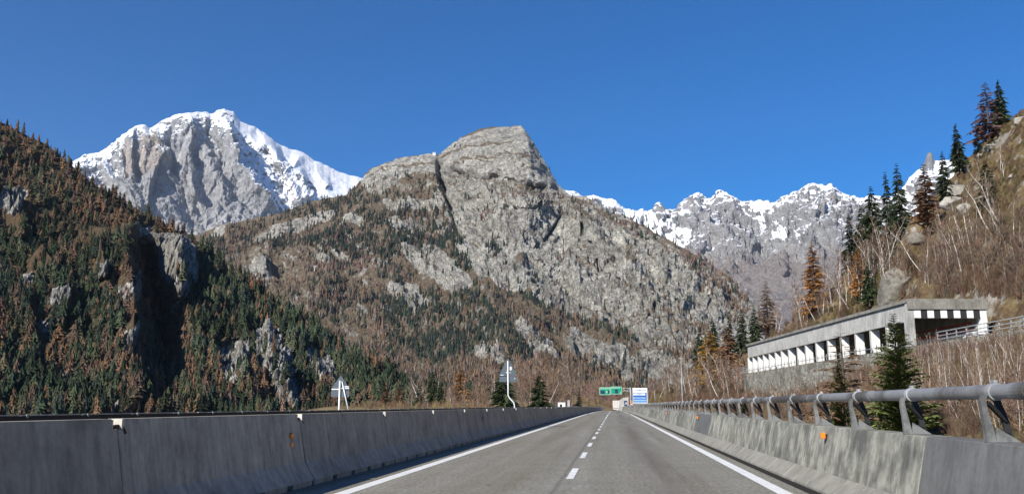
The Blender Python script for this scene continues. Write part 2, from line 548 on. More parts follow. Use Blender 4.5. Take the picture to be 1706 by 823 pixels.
def dispB(P, N, x, y, T):
    Q = P.copy(); Q[..., 2] *= 0.5
    hi = sstep(500, 400, y) * 0.75 + 0.25
    Q = Q + 80 * np.stack([fbm(P, 260, 3, 47), fbm(P, 260, 3, 48), 0 * T], -1)
    k = 1 - 0.85 * sstep(40, 12, np.hypot(x - 1548, (y - 262) * .7))
    return (150 * ridgy(Q, 520, 8, 43, H=.8) + 24 * facet(P * np.array([1, 1, .55]), 130, 52) + 12 * facet(P, 50, 53)) * hi * k
def snowB(x, y, P, T):
    n = fbm(P, 350, 4, 61)
    s = 0.49 - 0.0016 * (y - 330) + 0.20 * n
    s += 0.5 * in_poly(x, y, [(1078, 372), (1110, 366), (1157, 376), (1150, 392), (1135, 405), (1115, 398), (1090, 392)])
    s += 0.45 * in_poly(x, y, [(1243, 336), (1292, 333), (1290, 340), (1268, 350), (1272, 365), (1262, 370), (1254, 352)])
    s += 0.6 * in_poly(x, y, [(1288, 398), (1302, 388), (1316, 392), (1310, 404), (1294, 408)])
    s += 0.6 * in_poly(x, y, [(1326, 395), (1341, 398), (1340, 406), (1330, 404)])
    s += 0.6 * in_poly(x, y, [(960, 318), (1060, 345), (1095, 360), (1110, 385), (1090, 390), (1020, 350)])
    s -= 0.16 * in_poly(x, y, [(1150, 350), (1230, 345), (1290, 390), (1270, 420), (1160, 400)])
    s -= 0.14 * in_poly(x, y, [(1300, 345), (1450, 340), (1460, 420), (1300, 430)])
    s += 0.05 * sstep(9, 0, y - ridgeB(x)) + 0.16 * fbm(P, 90, 4, 67)
    s += 0.25 * in_poly(x, y, [(1480, 300), (1600, 265), (1640, 330), (1500, 380)])
    s -= 0.5 * in_poly(x, y, [(1538, 286), (1541, 250), (1556, 250), (1559, 270), (1552, 284)])
    return s - 0.4 * sstep(405, 440, y)
matB = mountain_mat("far_range_rock", [(0.3, (0.34, 0.34, 0.35)), (0.5, (0.42, 0.415, 0.415)), (0.7, (0.50, 0.49, 0.48))], (0.005, 0.022),  # rock and heath colours paled to carry some of the distance haze
                    [(0.015, 38, 0.66), (0.06, 11, 0.7)], snow=True, snz=0.9, grit=[(0.045, .85, 1.1, .5)], pale=(0.52, 0.50, 0.48),
                    heath=[(0.3, (0.29, 0.245, 0.235)), (0.5, (0.36, 0.315, 0.295)), (0.7, (0.44, 0.41, 0.385))],
                    strat=((1, 1, 0.35), (0, R(-16), 0), 0.016))
def paleB(x, y, P, T):
    s = 0.9 * in_poly(x, y, [(1178, 400), (1190, 388), (1215, 400), (1235, 425), (1262, 425), (1240, 440), (1200, 455), (1185, 440), (1170, 420)])
    s += 0.8 * in_poly(x, y, [(1272, 425), (1300, 410), (1345, 405), (1335, 440), (1320, 450), (1340, 475), (1325, 476), (1298, 445), (1280, 440)])
    for pl in ([(1215, 430), (1240, 455), (1265, 470), (1300, 470)], [(1300, 440), (1318, 470), (1345, 478), (1370, 475)], [(1205, 455), (1240, 480), (1300, 478)],
               [(1262, 415), (1280, 440), (1282, 455)]):
        d, _, _ = line_dist(x, y, pl); s += 0.8 * sstep(4, 1, d)
    return s
snow_range, *_ = relief("snow_range", 850, 1760, 640, 280, ridgeB, interp([(850, 560), (1760, 560)]),
    interp([(850, 5200), (1760, 4800)]), interp([(850, 9000), (1200, 8600), (1760, 7600)]), C1(0.8), featB, dispB,
    {'snow': snowB, 'pale': paleB, 'heath': lambda x, y, P, T: sstep(395, 470, y + 14 * fbm(P, 300, 3, 5))}, matB, jag=(3.2, 10), edge=0.35, warp=6, fscale=0.6)
snow_range['kind'] = 'structure'

# ================================================================ C. great rock mountain, centre
ridgeC = interp([(250, 420), (330, 392), (360, 377), (400, 369), (430, 360), (470, 352), (510, 337), (545, 328), (575, 322), (600, 303), (612, 288), (630, 276), (650, 268), (675, 259), (690, 256), (715, 253),
                 (727, 256), (733, 253), (740, 246), (755, 236), (770, 228), (785, 221), (800, 215), (825, 212), (850, 212), (860, 210), (868, 211), (874, 217), (880, 225), (890, 243), (905, 267),
                 (918, 288), (930, 307), (938, 315), (950, 321), (975, 330), (1010, 348), (1060, 372), (1120, 401), (1150, 416), (1180, 437), (1210, 461),
                 (1240, 486), (1256, 500), (1275, 524), (1295, 560), (1320, 600), (1400, 640)])
featC = [
    ([(729, 250), (731, 275), (733, 300), (742, 322), (750, 345), (757, 366), (770, 402), (778, 430)], 6, 7, -80),
    ([(722, 262), (726, 300), (741, 330), (748, 360)], 22, 5, 55),
    ([(933, 345), (931, 364), (918, 385), (908, 400)], 3, 4, -36), ([(970, 366), (971, 385), (966, 405)], 4, 5, -50),
    ([(994, 436), (996, 450), (1002, 470)], 3, 5, -40), ([(842, 420), (845, 440), (858, 460)], 3, 4, -26), ([(745, 322), (752, 345), (757, 360)], 4, 6, -50),
    ([(812, 300), (818, 330), (838, 352)], 3, 4, -16), ([(1075, 470), (1068, 500), (1080, 520)], 3, 5, -30), ([(1110, 500), (1095, 520), (1088, 545)], 3, 5, -30), ([(900, 330), (897, 345), (890, 360)], 3, 4, -20),
    ([(868, 213), (885, 250), (905, 290), (930, 320)], 40, 9, 60),
    ([(740, 262), (800, 250), (870, 262), (905, 292)], 8, 14, 25),
    ([(745, 285), (800, 300), (870, 308), (935, 325)], 10, 10, -40),
    ([(745, 255), (790, 236), (880, 240)], 5, 5, -14),
    ([(790, 340), (850, 345), (930, 350), (1010, 375), (1080, 410)], 9, 12, 35),
    ([(830, 360), (870, 400), (920, 440), (1010, 500)], 18, 10, 45),
    ([(940, 330), (1000, 400), (1060, 460), (1100, 520)], 24, 12, 70),
    ([(1050, 400), (1100, 450), (1150, 520)], 20, 12, 60),
    ([(870, 430), (900, 470), (960, 520)], 14, 10, -40),
    ([(1010, 440), (1060, 500), (1100, 560)], 12, 12, -45),
    ([(1110, 500), (1090, 530), (1075, 560)], 14, 7, 35),
    ([(945, 560), (955, 570), (957, 585)], 16, 6, 55),
    ([(990, 580), (985, 600), (995, 615)], 12, 6, 30),
    ([(430, 425), (447, 432), (446, 452)], 14, 5, 40),
    ([(700, 430), (712, 440), (716, 462)], 16, 5, 30),
    ([(620, 300), (560, 400), (520, 520), (480, 640)], 90, 60, 90),
    ([(740, 360), (700, 440), (680, 520), (650, 640)], 60, 40, -70),
    ([(800, 470), (850, 540), (900, 600), (960, 660)], 60, 30, 60),
    ([(780, 540), (830, 590), (880, 640)], 40, 20, -40),
    ([(480, 350), (450, 400), (440, 470)], 40, 30, 50),
    ([(1180, 440), (1140, 500), (1120, 580)], 40, 20, 50),
]
def dispC(P, N, x, y, T):
    # beds dip to the right: stretch the noise along that direction
    a = R(-36); c, s_ = math.cos(a), math.sin(a)
    Q = P.copy()
    u = P[..., 0] * c + P[..., 2] * s_; v = -P[..., 0] * s_ + P[..., 2] * c
    Q[..., 0] = u * 0.30; Q[..., 2] = v; Q[..., 1] *= 0.5
    rocky = blur(0.4 + 0.6 * rockC(x, y, P, T), 3)
    up = np.clip((x - 735) / 30, 0, 1) * sstep(330, 290, y)      # the summit dome is smoother
    Wd = P + 60 * np.stack([fbm(P, 170, 3, 301), fbm(P, 170, 3, 302), fbm(P, 170, 3, 303)], -1)
    h = 32 * ridgy(Wd, 240, 7, 103) * (1 - 0.6 * up)
    h += 22 * ridgy(Q, 60, 6, 109, H=0.8) * rocky * (1 - 0.35 * up)
    h += (5.5 * facet(Q * np.array([1.2, 1, 1]), 42, 115) + 4.0 * facet(P, 17, 116)) * rocky * (1 - .35 * up)
    tz = P[..., 2] * 0.85 + P[..., 0] * 0.22 + 22 * fbm(P, 120, 3, 117)
    h += 6.0 * np.abs(((tz / 26.0) % 1.0) - 0.35) * rocky * sstep(0, 0.2, T)
    return h
polyRock = [(728, 256), (735, 240), (870, 200), (960, 315), (1260, 490), (1300, 640), (1060, 650), (1075, 610), (1050, 560), (1000, 528), (955, 520),
            (905, 512), (880, 488), (840, 492), (800, 470), (770, 430), (756, 385), (745, 350), (735, 320)]
rocksC = [[(600, 298), (650, 262), (728, 250), (732, 300), (690, 300), (640, 318), (610, 318)],
          [(420, 392), (450, 372), (520, 350), (560, 345), (545, 362), (500, 375), (450, 395)], [(360, 378), (380, 374), (372, 392), (348, 398)],
          [(560, 366), (610, 368), (600, 380), (565, 378)], [(640, 372), (690, 366), (720, 376), (690, 386), (650, 386)],
          [(640, 340), (700, 335), (735, 330), (740, 350), (690, 352), (650, 352)],
          [(520, 426), (545, 422), (548, 434), (525, 432)], [(405, 440), (425, 425), (450, 428), (455, 460), (425, 470), (408, 458)],
          [(668, 418), (710, 410), (735, 425), (760, 440), (800, 490), (760, 500), (720, 470), (680, 440)],
          [(940, 565), (960, 560), (1030, 575), (1075, 620), (1050, 650), (1000, 625), (960, 600)],
          [(640, 470), (690, 480), (720, 510), (690, 520), (655, 500)], [(575, 500), (610, 500), (600, 515)],
          [(780, 575), (840, 590), (845, 625), (800, 610)], [(860, 545), (900, 560), (930, 600), (905, 600), (870, 570)]]
def rockC(x, y, P, T):
    m = in_poly(x, y, polyRock)
    for r in rocksC: m = np.maximum(m, in_poly(x, y, r))
    return m
LEDGES = [[(742, 284), (770, 270), (800, 264), (850, 258), (885, 262)], [(735, 262), (760, 250), (800, 240), (850, 238)], [(750, 300), (790, 296), (830, 300), (880, 312), (935, 326)], [(755, 320), (790, 330), (830, 345), (880, 350), (940, 362), (1000, 385)], [(620, 292), (660, 278), (720, 272)], [(615, 315), (660, 302), (725, 298)],
          [(780, 372), (830, 380), (900, 398)], [(860, 452), (900, 440), (960, 455), (1020, 480), (1090, 500)], [(1000, 400), (1060, 430), (1120, 470)], [(960, 420), (1010, 425), (1060, 455)]]
heathC_polys = [[(740, 305), (800, 298), (850, 308), (930, 325), (1000, 352), (990, 372), (930, 352), (850, 345), (800, 330)],
                [(940, 322), (1060, 376), (1150, 418), (1240, 490), (1210, 482), (1140, 436), (1060, 396), (980, 358)],
                [(775, 330), (800, 330), (805, 365), (780, 358)], [(940, 430), (985, 420), (1000, 440), (990, 460), (950, 448)],
                [(870, 480), (960, 500), (1040, 520), (1110, 560), (1150, 600), (1080, 620), (1000, 560), (930, 530)],
                [(1090, 520), (1150, 520), (1180, 560), (1160, 600), (1100, 580)],
                [(760, 262), (800, 255), (850, 262), (800, 272)], [(775, 385), (800, 385), (800, 400), (780, 402)],
                [(1150, 480), (1240, 500), (1240, 520), (1160, 505)]]
def heathC(x, y, P, T):
    m = 1 - rockC(x, y, P, T) * 0.95
    for r in heathC_polys: m = np.maximum(m, 0.52 * in_poly(x, y, r))
    n = fbm(P, 90, 4, 141)
    for pl in LEDGES:
        d, _, _ = line_dist(x, y, pl); m = np.maximum(m, 0.75 * sstep(5, 1, d))
    return 0.12 + 0.62 * m + 0.30 * n
matC = mountain_mat("mountain_rock", [(0.28, (0.30, 0.288, 0.255)), (0.5, (0.46, 0.442, 0.395)), (0.72, (0.62, 0.60, 0.54))], (0.012, 0.07),
                    [(0.04, 9, 0.7), (0.16, 4.0, 0.75)], grit=[(0.11, .62, 1.3, .8), (0.3, .6, 1.4, 1)], cracks=[(0.022, .06, .5, ((.45, 1, 1), (0, R(36), 0))), (0.07, .09, .35, ((.7, 1, .7), (0, R(20), 0)))],
                    heath=[(0.28, (0.11, 0.085, 0.06)), (0.5, (0.20, 0.155, 0.11)), (0.72, (0.32, 0.27, 0.18))],
                    strat=((0.35, 1, 1.0), (0, R(36), 0), 0.09))
great_mountain, PC, NC, XC, YC, MC = relief("great_mountain", 250, 1400, 1080, 560, ridgeC, interp([(250, 700), (1400, 700)]),
    interp([(250, 1500), (700, 1200), (1000, 980), (1400, 900)]), interp([(250, 3000), (600, 2800), (860, 2650), (1000, 2350), (1250, 1900), (1400, 1500)]),
    C1(0.9), featC, dispC, {'heath': heathC}, matC, jag=(1.6, 9), edge=0.3, warp=5)
great_mountain['kind'] = 'structure'

# ================================================================ D. wooded hill, left
ridgeD = interp([(-260, 90), (-100, 165), (0, 206), (40, 224), (85, 246), (115, 266), (160, 300), (185, 316), (230, 350), (260, 366), (300, 386), (340, 408), (370, 442), (400, 467),
                 (450, 494), (500, 534), (560, 573), (600, 598), (650, 636), (700, 661), (760, 680), (800, 690), (840, 700)])
featD = [
    ([(205, 370), (215, 420), (222, 480), (218, 540), (228, 620), (240, 690)], 120, 15, 95),       # the big rib with the dark gorge on its right
    ([(238, 385), (242, 450), (262, 520), (272, 600), (275, 700)], 26, 44, -105),
    ([(290, 395), (300, 430), (305, 470), (300, 500)], 40, 14, 70),
    ([(345, 420), (335, 470), (300, 530), (280, 600)], 24, 26, -32),
    ([(410, 480), (400, 540), (415, 600)], 50, 30, 22),
    ([(398, 575), (408, 600), (412, 650)], 40, 8, 42),
    ([(440, 560), (462, 600), (485, 650), (500, 690)], 42, 9, 55),
    ([(505, 575), (530, 605), (545, 625), (555, 660)], 26, 9, 40),
    ([(505, 590), (515, 620), (520, 660)], 12, 12, -22),
    ([(60, 400), (95, 440), (110, 500), (100, 560)], 50, 12, 38),
    ([(30, 330), (40, 350), (44, 380)], 40, 10, 30),
    ([(150, 400), (172, 420), (180, 460)], 36, 9, 32),
    ([(130, 470), (128, 520), (150, 580)], 16, 16, -28),
    ([(20, 480), (50, 540), (60, 620)], 30, 14, 25),
    ([(600, 610), (620, 650), (640, 690)], 30, 12, 24),
]
def dispD(P, N, x, y, T):
    rk = rockD(x, y, P, T)
    h = 17 * ridgy(P, 130, 6, 203) + 3.0 * fbm(P, 30, 4, 209, 0.55)
    Q = P * np.array([1, 1, 0.5]) + 5 * fbm(P, 15, 3, 213)[..., None]
    rk = blur(rk, 3)
    return h + rk * (9.0 * ridgy(Q, 34, 4, 215, H=0.9) + 3.6 * facet(Q, 11, 217) + 1.7 * facet(P, 4.5, 218))
rocksD = [[(252, 388), (285, 388), (315, 405), (328, 440), (330, 470), (318, 480), (302, 505), (285, 470), (262, 440)],
          [(358, 582), (385, 566), (416, 570), (420, 605), (416, 645), (390, 628), (366, 605)],
          [(426, 562), (465, 564), (486, 600), (498, 640), (506, 680), (480, 672), (456, 650), (430, 622), (422, 598)],
          [(504, 576), (530, 582), (560, 600), (568, 630), (545, 642), (518, 615)],
          [(0, 318), (40, 310), (48, 330), (20, 345), (0, 342)], [(30, 448), (60, 448), (60, 472), (35, 478)],
          [(160, 438), (185, 436), (182, 462), (165, 460)], [(180, 475), (232, 460), (232, 500), (205, 500), (185, 492)],
          [(72, 500), (110, 488), (112, 510), (85, 520)], [(120, 478), (135, 478), (132, 490)], [(58, 535), (85, 535), (80, 550), (62, 550)],
          [(200, 556), (226, 552), (224, 580), (206, 580)], [(92, 608), (130, 600), (126, 640), (108, 630)],
          [(185, 670), (240, 668), (240, 700), (190, 700)], [(355, 620), (388, 625), (395, 650), (370, 650)],
          [(430, 555), (445, 545), (470, 560), (450, 570)], [(218, 380), (250, 378), (262, 400), (235, 410)]]
def rockD(x, y, P, T):
    m = 0 * x
    for r in rocksD: m = np.maximum(m, in_poly(x, y, r))
    return m
matD = mountain_mat("hill_rock_and_heath", [(0.28, (0.17, 0.16, 0.145)), (0.5, (0.31, 0.297, 0.27)), (0.72, (0.50, 0.485, 0.445))], (0.05, 0.3),
                    [(0.12, 3.0, 0.66), (0.7, 0.7, 0.7)],
                    heath=[(0.28, (0.035, 0.03, 0.02)), (0.5, (0.085, 0.06, 0.038)), (0.72, (0.15, 0.11, 0.065))],
                    strat=((1, 1, 0.4), (0, R(25), 0), 0.4), grit=[(0.9, .6, 1.4, .8)], cracks=[(0.16, .13, .75, ((1, 1, .45), (0, R(12), 0))), (0.5, .15, .5, ((1, 1, .7), (0, 0, 0)))])
wooded_hill, PD, ND, XD, YD, MD = relief("wooded_hill", -260, 840, 760, 400, ridgeD, interp([(-260, 735), (840, 735)]),
    interp([(-260, 480), (300, 520), (600, 540), (840, 560)]), interp([(-260, 1050), (0, 1050), (350, 960), (500, 860), (700, 720), (840, 640)]),
    C1(0.8), featD, dispD, {'heath': lambda x, y, P, T: 0.95 - 0.85 * rockD(x, y, P, T) + 0.2 * fbm(P, 40, 4, 240)}, matD, jag=(1.0, 12), edge=0.5, warp=5, back=0.5, fscale=0.9)
wooded_hill['kind'] = 'structure'

# ================================================================ ground of the valley and the right slope
def zroad(y):
    y = np.asarray(y, float)
    return -1.4 * (np.clip(y - 130, 0, None) / 370) ** 1.6
def Xo(y): return np.maximum(42 - 0.13 * (np.asarray(y, float) - 130), 15.0)
def zup(y):
    y = np.asarray(y, float)
    return 9.65 - 0.0105 * (y - 130) - 6.0 * sstep(290, 560, y)
SHELF = 11.1
crestX = interp([(0, 108), (60, 104), (150, 95), (200, 92), (250, 96), (300, 101), (340, 102), (500, 94), (650, 78), (750, 66), (850, 58), (1100, 50)])
crestZ = interp([(0, 88), (60, 82), (150, 73), (200, 67), (250, 60), (300, 51), (340, 44), (500, 34), (650, 26), (750, 20), (850, 14), (1100, 6)])
def ZR(X, Y):
    X = np.asarray(X, float); Y = np.asarray(Y, float)
    xo = Xo(Y); zr = zup(Y)
    P = np.stack([X, Y, 0 * X], -1)
    z0 = -4.0 + 3.4 * sstep(170, 320, Y) + zroad(Y)
    zw = zr - 1.5 - 4.4 * sstep(125, 175, Y) + 5.4 * sstep(190, 250, Y)
    u = np.clip((X - 5) / (xo - 5.4), 0, 1)
    low = z0 + (zw - z0) * (0.3 * u + 0.7 * u * u) + (0.9 * fbm(P, 9, 3, 401) + 0.15 * fbm(P, 1.5, 2, 402)) * np.clip(u * 6, 0, 1) * np.clip((1 - u) * 5, 0, 1)
    xc = crestX(Y); zc = crestZ(Y)
    u2 = np.clip((X - xo - SHELF) / np.maximum(xc - xo - SHELF, 1), 0, 1)
    s = np.clip(u2 * 8, 0, 1) 
    Pq = P + 5 * np.stack([fbm(P, 20, 2, 405), fbm(P, 20, 2, 406), 0 * X], -1)
    nz = 4.2 * ridgy(Pq, 30, 6, 410, H=0.75) + 1.7 * ridgy(Pq, 8, 5, 412, H=0.7) + sstep(.2, .6, fbm(P, 30, 2, 414) + .5) * (1.1 * facet(P * np.array([1, 1, 0]), 6, 416))
    hi = zr + (zc - zr) * u2 ** 0.92 + nz * s
    back = np.clip(X - xc, 0, None)
    hi = hi - 0.28 * back + 0.004 * back * np.clip(Y - 100, 0, 60) * 0
    z = np.where(X < xo - 0.35, low, np.where(X < xo, zw + (zr - zw) * np.clip((X - xo + 0.35) / 0.3, 0, 1), np.where(X < xo + SHELF, zr - 0.03, hi)))
    return z

def ZL(X, Y):
    X = np.asarray(X, float); Y = np.asarray(Y, float)
    P = np.stack([X, Y, 0 * X], -1)
    n = 1.3 * fbm(P, 40, 4, 421) + 0.35 * fbm(P, 7, 3, 422)
    z = -19 + n * 2
    grade = zroad(Y) - 0.5
    side = 1.6 * sstep(-17.5, -24, X) - 9 * sstep(-42, -80, X) - 9 * sstep(-120, -300, X)
    up = grade + side + n * sstep(-17.5, -26, X)
    z = z + (up - z) * sstep(85, 140, Y + 0.25 * np.clip(-20 - X, 0, 200) + 10 * fbm(P, 50, 2, 423))
    bank = 5.5 * np.exp(-((X + 13) / 13.0) ** 2) * sstep(432, 475, Y) + 5 * sstep(1, -60, X) * sstep(480, 640, Y)
    return z + bank + sstep(470, 900, Y) * 7

def hit(px, py, dmin=8, dmax=1100, n=900, fn=None):
    """where the view ray of a photo pixel meets the right slope"""
    return Vector(hits(np.array([px]), np.array([py]), dmin, dmax, fn)[0])
def hits(px, py, dmin=8, dmax=1100, fn=None, n=150):
    d = rays(px, py); d = d / np.hypot(d[:, 0], d[:, 1])[:, None]
    lo = np.full(len(px), float(dmin)); hi = np.full(len(px), float(dmax)); r = (dmax / dmin) ** (1 / (n - 1))
    for m_ in (n, 14):
        f = (hi / lo)[:, None] ** (np.arange(m_)[None] / (m_ - 1)); t = lo[:, None] * f
        Q = EYE + d[:, None, :] * t[..., None]
        z = (fn or ZR)(Q[..., 0], Q[..., 1])
        b = Q[..., 2] < z; k = np.where(b.any(1), b.argmax(1), m_ - 1)
        i = np.arange(len(px)); res = np.stack([Q[i, k, 0], Q[i, k, 1], z[i, k]], 1)
        hi = t[i, k]; lo = t[i, np.maximum(k - 1, 0)] * .9999
    return res

def slope_mat():
    k = NT("hillside_ground", 0.95, 0.1)
    n0 = k.noise(0.05, 5, 0.6); n1 = k.noise(0.35, 8, 0.65); n2 = k.noise(2.2, 7, 0.7)
    veg = k.ramp(n1, [(0.3, (0.075, 0.05, 0.03)), (0.46, (0.14, 0.095, 0.055)), (0.6, (0.19, 0.15, 0.075)), (0.75, (0.15, 0.15, 0.06))])
    veg = k.mix(0.8, veg, k.ramp(n2, [(0.25, 0.45), (0.5, 1.0), (0.75, 1.6)]), 'MULTIPLY')
    rock = k.ramp(n1, [(0.3, (0.17, 0.155, 0.13)), (0.5, (0.28, 0.26, 0.225)), (0.7, (0.38, 0.355, 0.31))])
    rock = k.mix(0.7, rock, k.ramp(n2, [(0.3, 0.6), (0.5, 1.0), (0.7, 1.3)]), 'MULTIPLY')
    steep = k.math('SUBTRACT', 1.0, k.normal_z())
    rk = k.mask(k.math('ADD', k.math('MULTIPLY', steep, 0.95), k.math('MULTIPLY', k.math('SUBTRACT', n0, 0.5), 0.9)), n1, 0.9, 0.06, 0.56)
    k.color(k.mix(rk, veg, rock))
    b = k.bump(n1, 1.0, 0.9); k.bump(n2, 0.25, 1.0, b)
    return k.m
M_slope = slope_mat()
ys = np.concatenate([np.linspace(-10, 60, 60), np.geomspace(61, 1100, 430)])
cols = []
U = np.concatenate([np.linspace(0, 1, 90)])
XX = []
for y in ys:
    xo = float(Xo(y)); xc = float(crestX(y))
    a = np.linspace(4.6, xo - 0.37, 90); b = np.array([xo - 0.34, xo - 0.2, xo - 0.03, xo + 0.02, xo + SHELF - 0.05])
    c = np.linspace(xo + SHELF + 0.05, xc, 260); d = xc + np.geomspace(0.4, 300, 40)
    XX.append(np.concatenate([a, b, c, d]))
XX = np.array(XX); YY = np.broadcast_to(ys[:, None], XX.shape)
ZZ = ZR(XX, YY)
right_hill = link("right_hillside", npmesh("right_hillside", np.stack([XX, YY, ZZ], -1).reshape(-1, 3), grid_faces(*XX.shape), True), M_slope)
right_hill['kind'] = 'structure'

def valley_mat():
    k = NT("valley_ground", 0.95, 0.1)
    n1 = k.noise(0.12, 8, 0.65); n2 = k.noise(1.4, 7, 0.7)
    c = k.ramp(n1, [(0.3, (0.08, 0.055, 0.035)), (0.48, (0.16, 0.115, 0.06)), (0.62, (0.26, 0.20, 0.10)), (0.75, (0.13, 0.12, 0.05))])
    k.color(k.mix(0.8, c, k.ramp(n2, [(0.25, 0.5), (0.5, 1.0), (0.75, 1.5)]), 'MULTIPLY'))
    k.bump(n2, 0.3)
    return k.m
M_valley = valley_mat()
xs = np.concatenate([-np.geomspace(500, 17.2, 130), np.linspace(-17, 4.7, 30)])
ys = np.concatenate([np.linspace(-20, 80, 30), np.linspace(82, 520, 240), np.geomspace(522, 1150, 60)])
YY, XX = np.meshgrid(ys, xs, indexing='ij')
ZZ = ZL(XX, YY)
valley = link("valley_floor", npmesh("valley_floor", np.stack([XX, YY, ZZ], -1).reshape(-1, 3), grid_faces(*XX.shape), True), M_valley)
valley['kind'] = 'structure'
g = link("ground", npmesh("ground", [(-30000, -30000, -24), (30000, -30000, -24), (30000, 30000, -24), (-30000, 30000, -24)], [(0, 1, 2, 3)]), M_valley)
g['kind'] = 'structure'

# ================================================================ materials of the road
def asphalt():
    k = NT("asphalt", 0.85, 0.3)
    fine = k.noise(13, 2, 0.6); mid = k.noise(1.1, 6, 0.65)
    lon = k.noise(1.0, 5, 0.6, k.mapv(k.pos(), (1.4, 0.035, 1)))
    c = k.ramp(lon, [(0.3, (0.165, 0.15, 0.12)), (0.45, (0.205, 0.197, 0.17)), (0.55, (0.22, 0.213, 0.19)), (0.7, (0.27, 0.26, 0.23))])
    c = k.mix(0.5, c, k.ramp(mid, [(0.3, 0.78), (0.7, 1.2)]), 'MULTIPLY')
    c = k.mix(0.7, c, k.ramp(fine, [(0.3, 0.4), (0.5, 1.0), (0.7, 1.7)]), 'MULTIPLY')
    # oil-darkened strip down the middle of the right lane, rusty brown
    x = k.n.new('ShaderNodeSeparateXYZ'); k.l.new(k.pos(), x.inputs[0])
    wob = k.math('MULTIPLY', k.math('SUBTRACT', k.noise(0.12, 4, 0.6), 0.5), 0.9)
    def strip(cx, hw, sft, wb=True):
        d = k.math('ABSOLUTE', k.math('SUBTRACT', k.math('ADD', x.outputs[0], wob if wb else 0.0), cx))
        return k.ramp(k.math('DIVIDE', d, hw + sft), [(0.0, 1.0), (hw / (hw + sft), 0.5), (1.0, 0.0)])
    patch = k.ramp(k.noise(0.05, 4, 0.6, k.mapv(k.pos(), (2, 0.6, 1))), [(0.35, 0.25), (0.6, 1.0)])
    c = k.mix(k.math('MULTIPLY', k.math('MULTIPLY', strip(1.0, 0.3, 0.45), patch), 0.55), c, (0.075, 0.062, 0.052))
    c = k.mix(k.math('MULTIPLY', strip(-2.6, 0.35, 0.7), 0.3), c, (0.15, 0.115, 0.08))
    c = k.mix(k.math('MULTIPLY', strip(-1.08, 0.03, 0.05, False), 0.55), c, (0.07, 0.065, 0.06))
    # grit and dead leaves gathered along both kerbs
    edge = k.math('MAXIMUM', k.math('SUBTRACT', -4.75, x.outputs[0]), k.math('SUBTRACT', x.outputs[0], 3.0))
    em = k.mask(k.math('MULTIPLY', edge, 0.9), k.noise(2.2, 6, 0.75), 1.2, 0.07)
    c = k.mix(k.math('MULTIPLY', em, 0.75), c, k.ramp(k.noise(20, 3, 0.7), [(0.35, (0.06, 0.05, 0.038)), (0.6, (0.19, 0.165, 0.125))]))
    # sealed cracks wandering along and across the lanes
    cv = k.n.new('ShaderNodeVectorMath'); cv.operation = 'ADD'
    cn = k.n.new('ShaderNodeTexNoise'); cn.inputs['Scale'].default_value = 0.8; cn.inputs['Detail'].default_value = 5; k.l.new(k.pos(), cn.inputs['Vector'])
    k.l.new(k.pos(), cv.inputs[0]); k.l.new(cn.outputs['Color'], cv.inputs[1])
    ce = k.voro(0.22, k.mapv(cv.outputs[0], (1, .35, 1)), 'DISTANCE_TO_EDGE')
    c = k.mix(k.math('MULTIPLY', k.ramp(ce, [(0.0, 1.0), (0.006, 0.0)]), k.ramp(k.noise(0.15, 3, 0.6), [(0.48, 0.0), (0.55, 0.55)])), c, (0.06, 0.058, 0.055))
    k.color(k.mix(1.0, c, (1.0, 0.975, 0.90), 'MULTIPLY'))
    k.bump(fine, 0.01)
    return k.m
def concrete(name, stops, sc=1.0, streak=0.6, rnd=0.0, rough=0.9):
    k = NT(name, rough, 0.2)
    oc = k.objco()
    oi = k.n.new('ShaderNodeObjectInfo')
    off = k.n.new('ShaderNodeVectorMath'); off.operation = 'ADD'
    mm = k.n.new('ShaderNodeVectorMath'); mm.operation = 'SCALE'; mm.inputs[3].default_value = 37.0
    cx = k.n.new('ShaderNodeCombineXYZ')
    for i in range(3): k.l.new(oi.outputs['Random'], cx.inputs[i])
    k.l.new(cx.outputs[0], mm.inputs[0]); k.l.new(oc, off.inputs[0]); k.l.new(mm.outputs[0], off.inputs[1])
    v = off.outputs[0]
    n1 = k.noise(1.1 * sc, 7, 0.65, v); n2 = k.noise(9 * sc, 6, 0.7, v)
    st = k.noise(1.0, 6, 0.65, k.mapv(v, (7, 7, 0.55)))
    c = k.ramp(n1, stops)
    c = k.mix(streak, c, k.ramp(st, [(0.32, 0.5), (0.5, 1.0), (0.68, 1.38)]), 'MULTIPLY')
    c = k.mix(0.5, c, k.ramp(n2, [(0.3, 0.7), (0.5, 1.0), (0.75, 1.2)]), 'MULTIPLY')
    if rnd: c = k.mix(rnd, c, k.ramp(oi.outputs['Random'], [(0.0, 0.55), (0.3, 0.9), (0.6, 1.1), (1.0, 1.35)]), 'MULTIPLY')
    k.color(c)
    b = k.bump(n2, 0.006); k.bump(k.noise(70, 3, 0.7, v), 0.002, 1.0, b)
    return k.m
def plain(name, c, rough=0.6, spec=0.3, metal=0.0, var=0.25, sc=3.0):
    k = NT(name, rough, spec)
    k.b.inputs['Metallic'].default_value = metal
    n = k.noise(sc, 6, 0.65)
    k.color(k.mix(var, c, k.mix(1.0, c, k.ramp(n, [(0.3, 0.45), (0.5, 1.0), (0.72, 1.5)]), 'MULTIPLY')))
    return k.m
M_asph = asphalt()
def worn_paint():
    k = NT("road_paint", 0.6, 0.3)
    n = k.noise(16, 5, 0.75); n2 = k.noise(1.3, 5, 0.6)
    w = k.math('ADD', n, k.math('MULTIPLY', k.math('SUBTRACT', n2, 0.5), 0.5))
    c = k.ramp(w, [(0.33, (0.30, 0.29, 0.26)), (0.38, (0.66, 0.66, 0.63)), (0.6, (0.80, 0.80, 0.77))])
    k.color(c); return k.m
M_paint = worn_paint()
